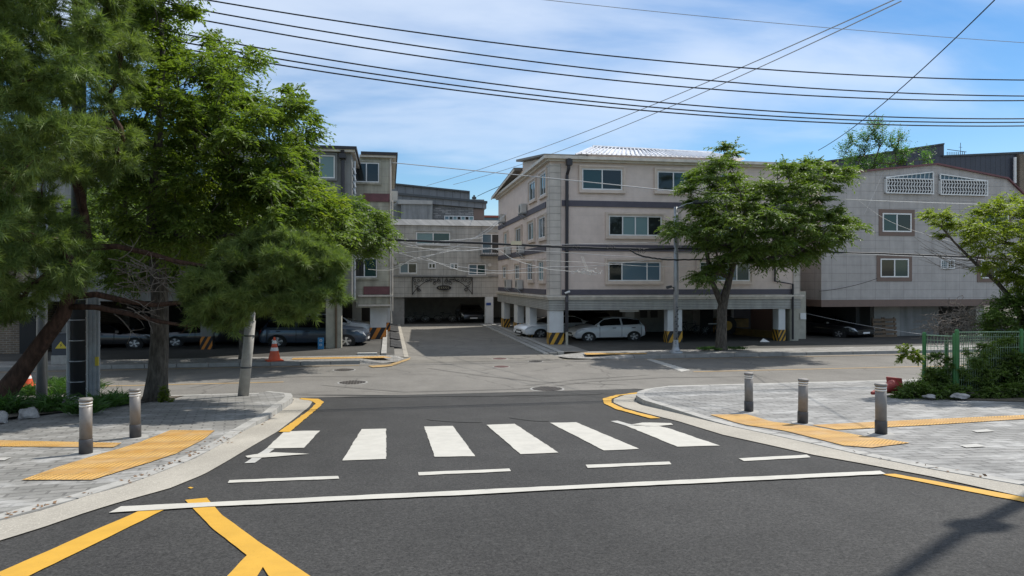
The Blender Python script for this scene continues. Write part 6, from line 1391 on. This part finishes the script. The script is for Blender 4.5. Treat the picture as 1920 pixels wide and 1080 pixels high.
# ------------------------------------------------------------------ planting bed on the left
m = MB(); a = G(-60, 795); m.sheet([(a.x - 2, a.y - .4, gz(a.y) + .13), (G(0, 800).x, G(0, 800).y, gz(G(0, 800).y) + .13), (G(215, 775).x, G(215, 775).y, gz(G(215, 775).y) + .135), (G(330, 757).x, G(330, 757).y, gz(G(330, 757).y) + .13), (G(330, 757).x, 16.36, gz(16.3) + .12), (-16, 16.36, gz(16.3) + .13)]); struct(m, 'planting_soil', M['soil'])
def clump(px, py, r, h, label, n=260, w=.012):
    q = G(px, py); c = Vector((q.x, q.y, gz(q.y) + .12)); C = arr([c + Vector((rng.normal(0, r * .35), rng.normal(0, r * .35), 0)) for _ in range(5)])
    Q = blades(C, np.full(5, r * .35), n // 5, h, w, rng, .75); o = np_mesh('grass_clump', Q, 4, M['leaf_grass'], None, c); tag(o, label, 'plant', 'arching grass clumps in the left bed')
for px, py, r, h, lab in ((20, 788, .35, .42, 'arching grass clump at the left edge in front of the pine trunk'), (95, 785, .32, .40, 'grass clump between the two pale rocks'), (180, 780, .30, .36, 'grass clump behind the nearest left bollard'), (60, 752, .34, .34, 'grass clump behind the small rock by the pine trunk'),
        (120, 752, .40, .40, 'tall grass clump behind the largest rock'), (165, 745, .32, .34, 'grass clump at the foot of the utility pole'), (212, 772, .26, .30, 'grass clump at the right end of the planting bed'), (-30, 770, .4, .44, 'grass clump hugging the pine trunk'), (150, 790, .25, .30, 'low grass clump on the pavement edge of the bed'), (100, 735, .3, .3, 'grass clump at the foot of the steel pole')): clump(px, py, r, h, lab, 420)
q = G(312, 760); o = shrub([(300, 722), (322, 722), (324, 758), (298, 758)], t0 - .35, .1, 14, .09, .045, 'leaf_yellowgreen', 'small bright green shoots at the foot of the broadleaf trunk', ntw=10)
def rock(px, py, sx, sy, sz, label, seed):
    q = G(px, py); b = bmesh.new(); bmesh.ops.create_icosphere(b, subdivisions=3, radius=1); rs = random.Random(seed); ph = [rs.uniform(0, 6) for _ in range(6)]
    for v in b.verts:
        c = v.co; k = 1 + .22 * math.sin(2.3 * c.x + ph[0]) * math.cos(2.1 * c.y + ph[1]) + .12 * math.sin(5 * c.z + ph[2] + 3 * c.x) + .05 * math.sin(11 * c.y + ph[3]) ; v.co = Vector((c.x * sx, c.y * sy, max(c.z, -.4) * sz)) * k
        v.co = Vector((round(v.co.x / (sx * .16)) * sx * .16 * .5 + v.co.x * .5, v.co.y, round(v.co.z / (sz * .3)) * sz * .3 * .4 + v.co.z * .6))
    me = bpy.data.meshes.new('rock'); b.to_mesh(me); b.free(); me.materials.append(M['rock']); o = bpy.data.objects.new('rock', me); COL.objects.link(o); o.location = (q.x, q.y, gz(q.y) + .10 + sz * .35); ORG[o.name] = o.location.copy(); tag(o, label, 'rock', 'rocks in the planting beds')
rock(128, 782, .30, .22, .17, 'largest pale rock between the grass clumps behind the left bollard', 1); rock(52, 795, .13, .12, .13, 'small upright rock in the grass, left bed', 2); rock(-3, 803, .12, .12, .13, 'pale rock cut by the left edge of the picture', 3); rock(218, 762, .16, .14, .10, 'flat rock at the right end of the left bed', 6)
rock(1742, 756, .12, .08, .04, 'small flat stone at the kerb under the short fence panel', 4); rock(1800, 756, .15, .09, .06, 'low pale stone under the tall fence post', 5)
# trees standing behind the camera (seen only as reflections and shade) are left out

# dry leaves lying in the gutters
rng = np.random.default_rng(77); LP = []
for (x0, y0), (x1, y1), n in (((350, 858), (490, 788), 60), ((240, 905), (350, 860), 26), ((0, 975), (240, 906), 22), ((1600, 852), (1900, 905), 12), ((420, 830), (520, 775), 30)):
    for k in range(n):
        t = rng.uniform(); q = G(x0 + (x1 - x0) * t + rng.normal(0, 5), y0 + (y1 - y0) * t + rng.normal(0, 2)); LP.append((q.x, q.y, gz(q.y) + .016))
LP = np.array(LP); a = rng.uniform(0, 6.28, len(LP)); d = np.stack([np.cos(a), np.sin(a), rng.uniform(0, .3, len(LP))], 1); Q = leaf_quads(LP, norm(d), np.full(len(LP), .045), .25, rng, 0)
plain('dry_leaf', (.17, .095, .045), .8, var=.4, scale=30); o = np_mesh('leaf_litter', Q, 4, M['dry_leaf'], None, tuple(LP.mean(0))); tag(o, 'dry brown leaves scattered along the gutter', 'leaves', kind='stuff')
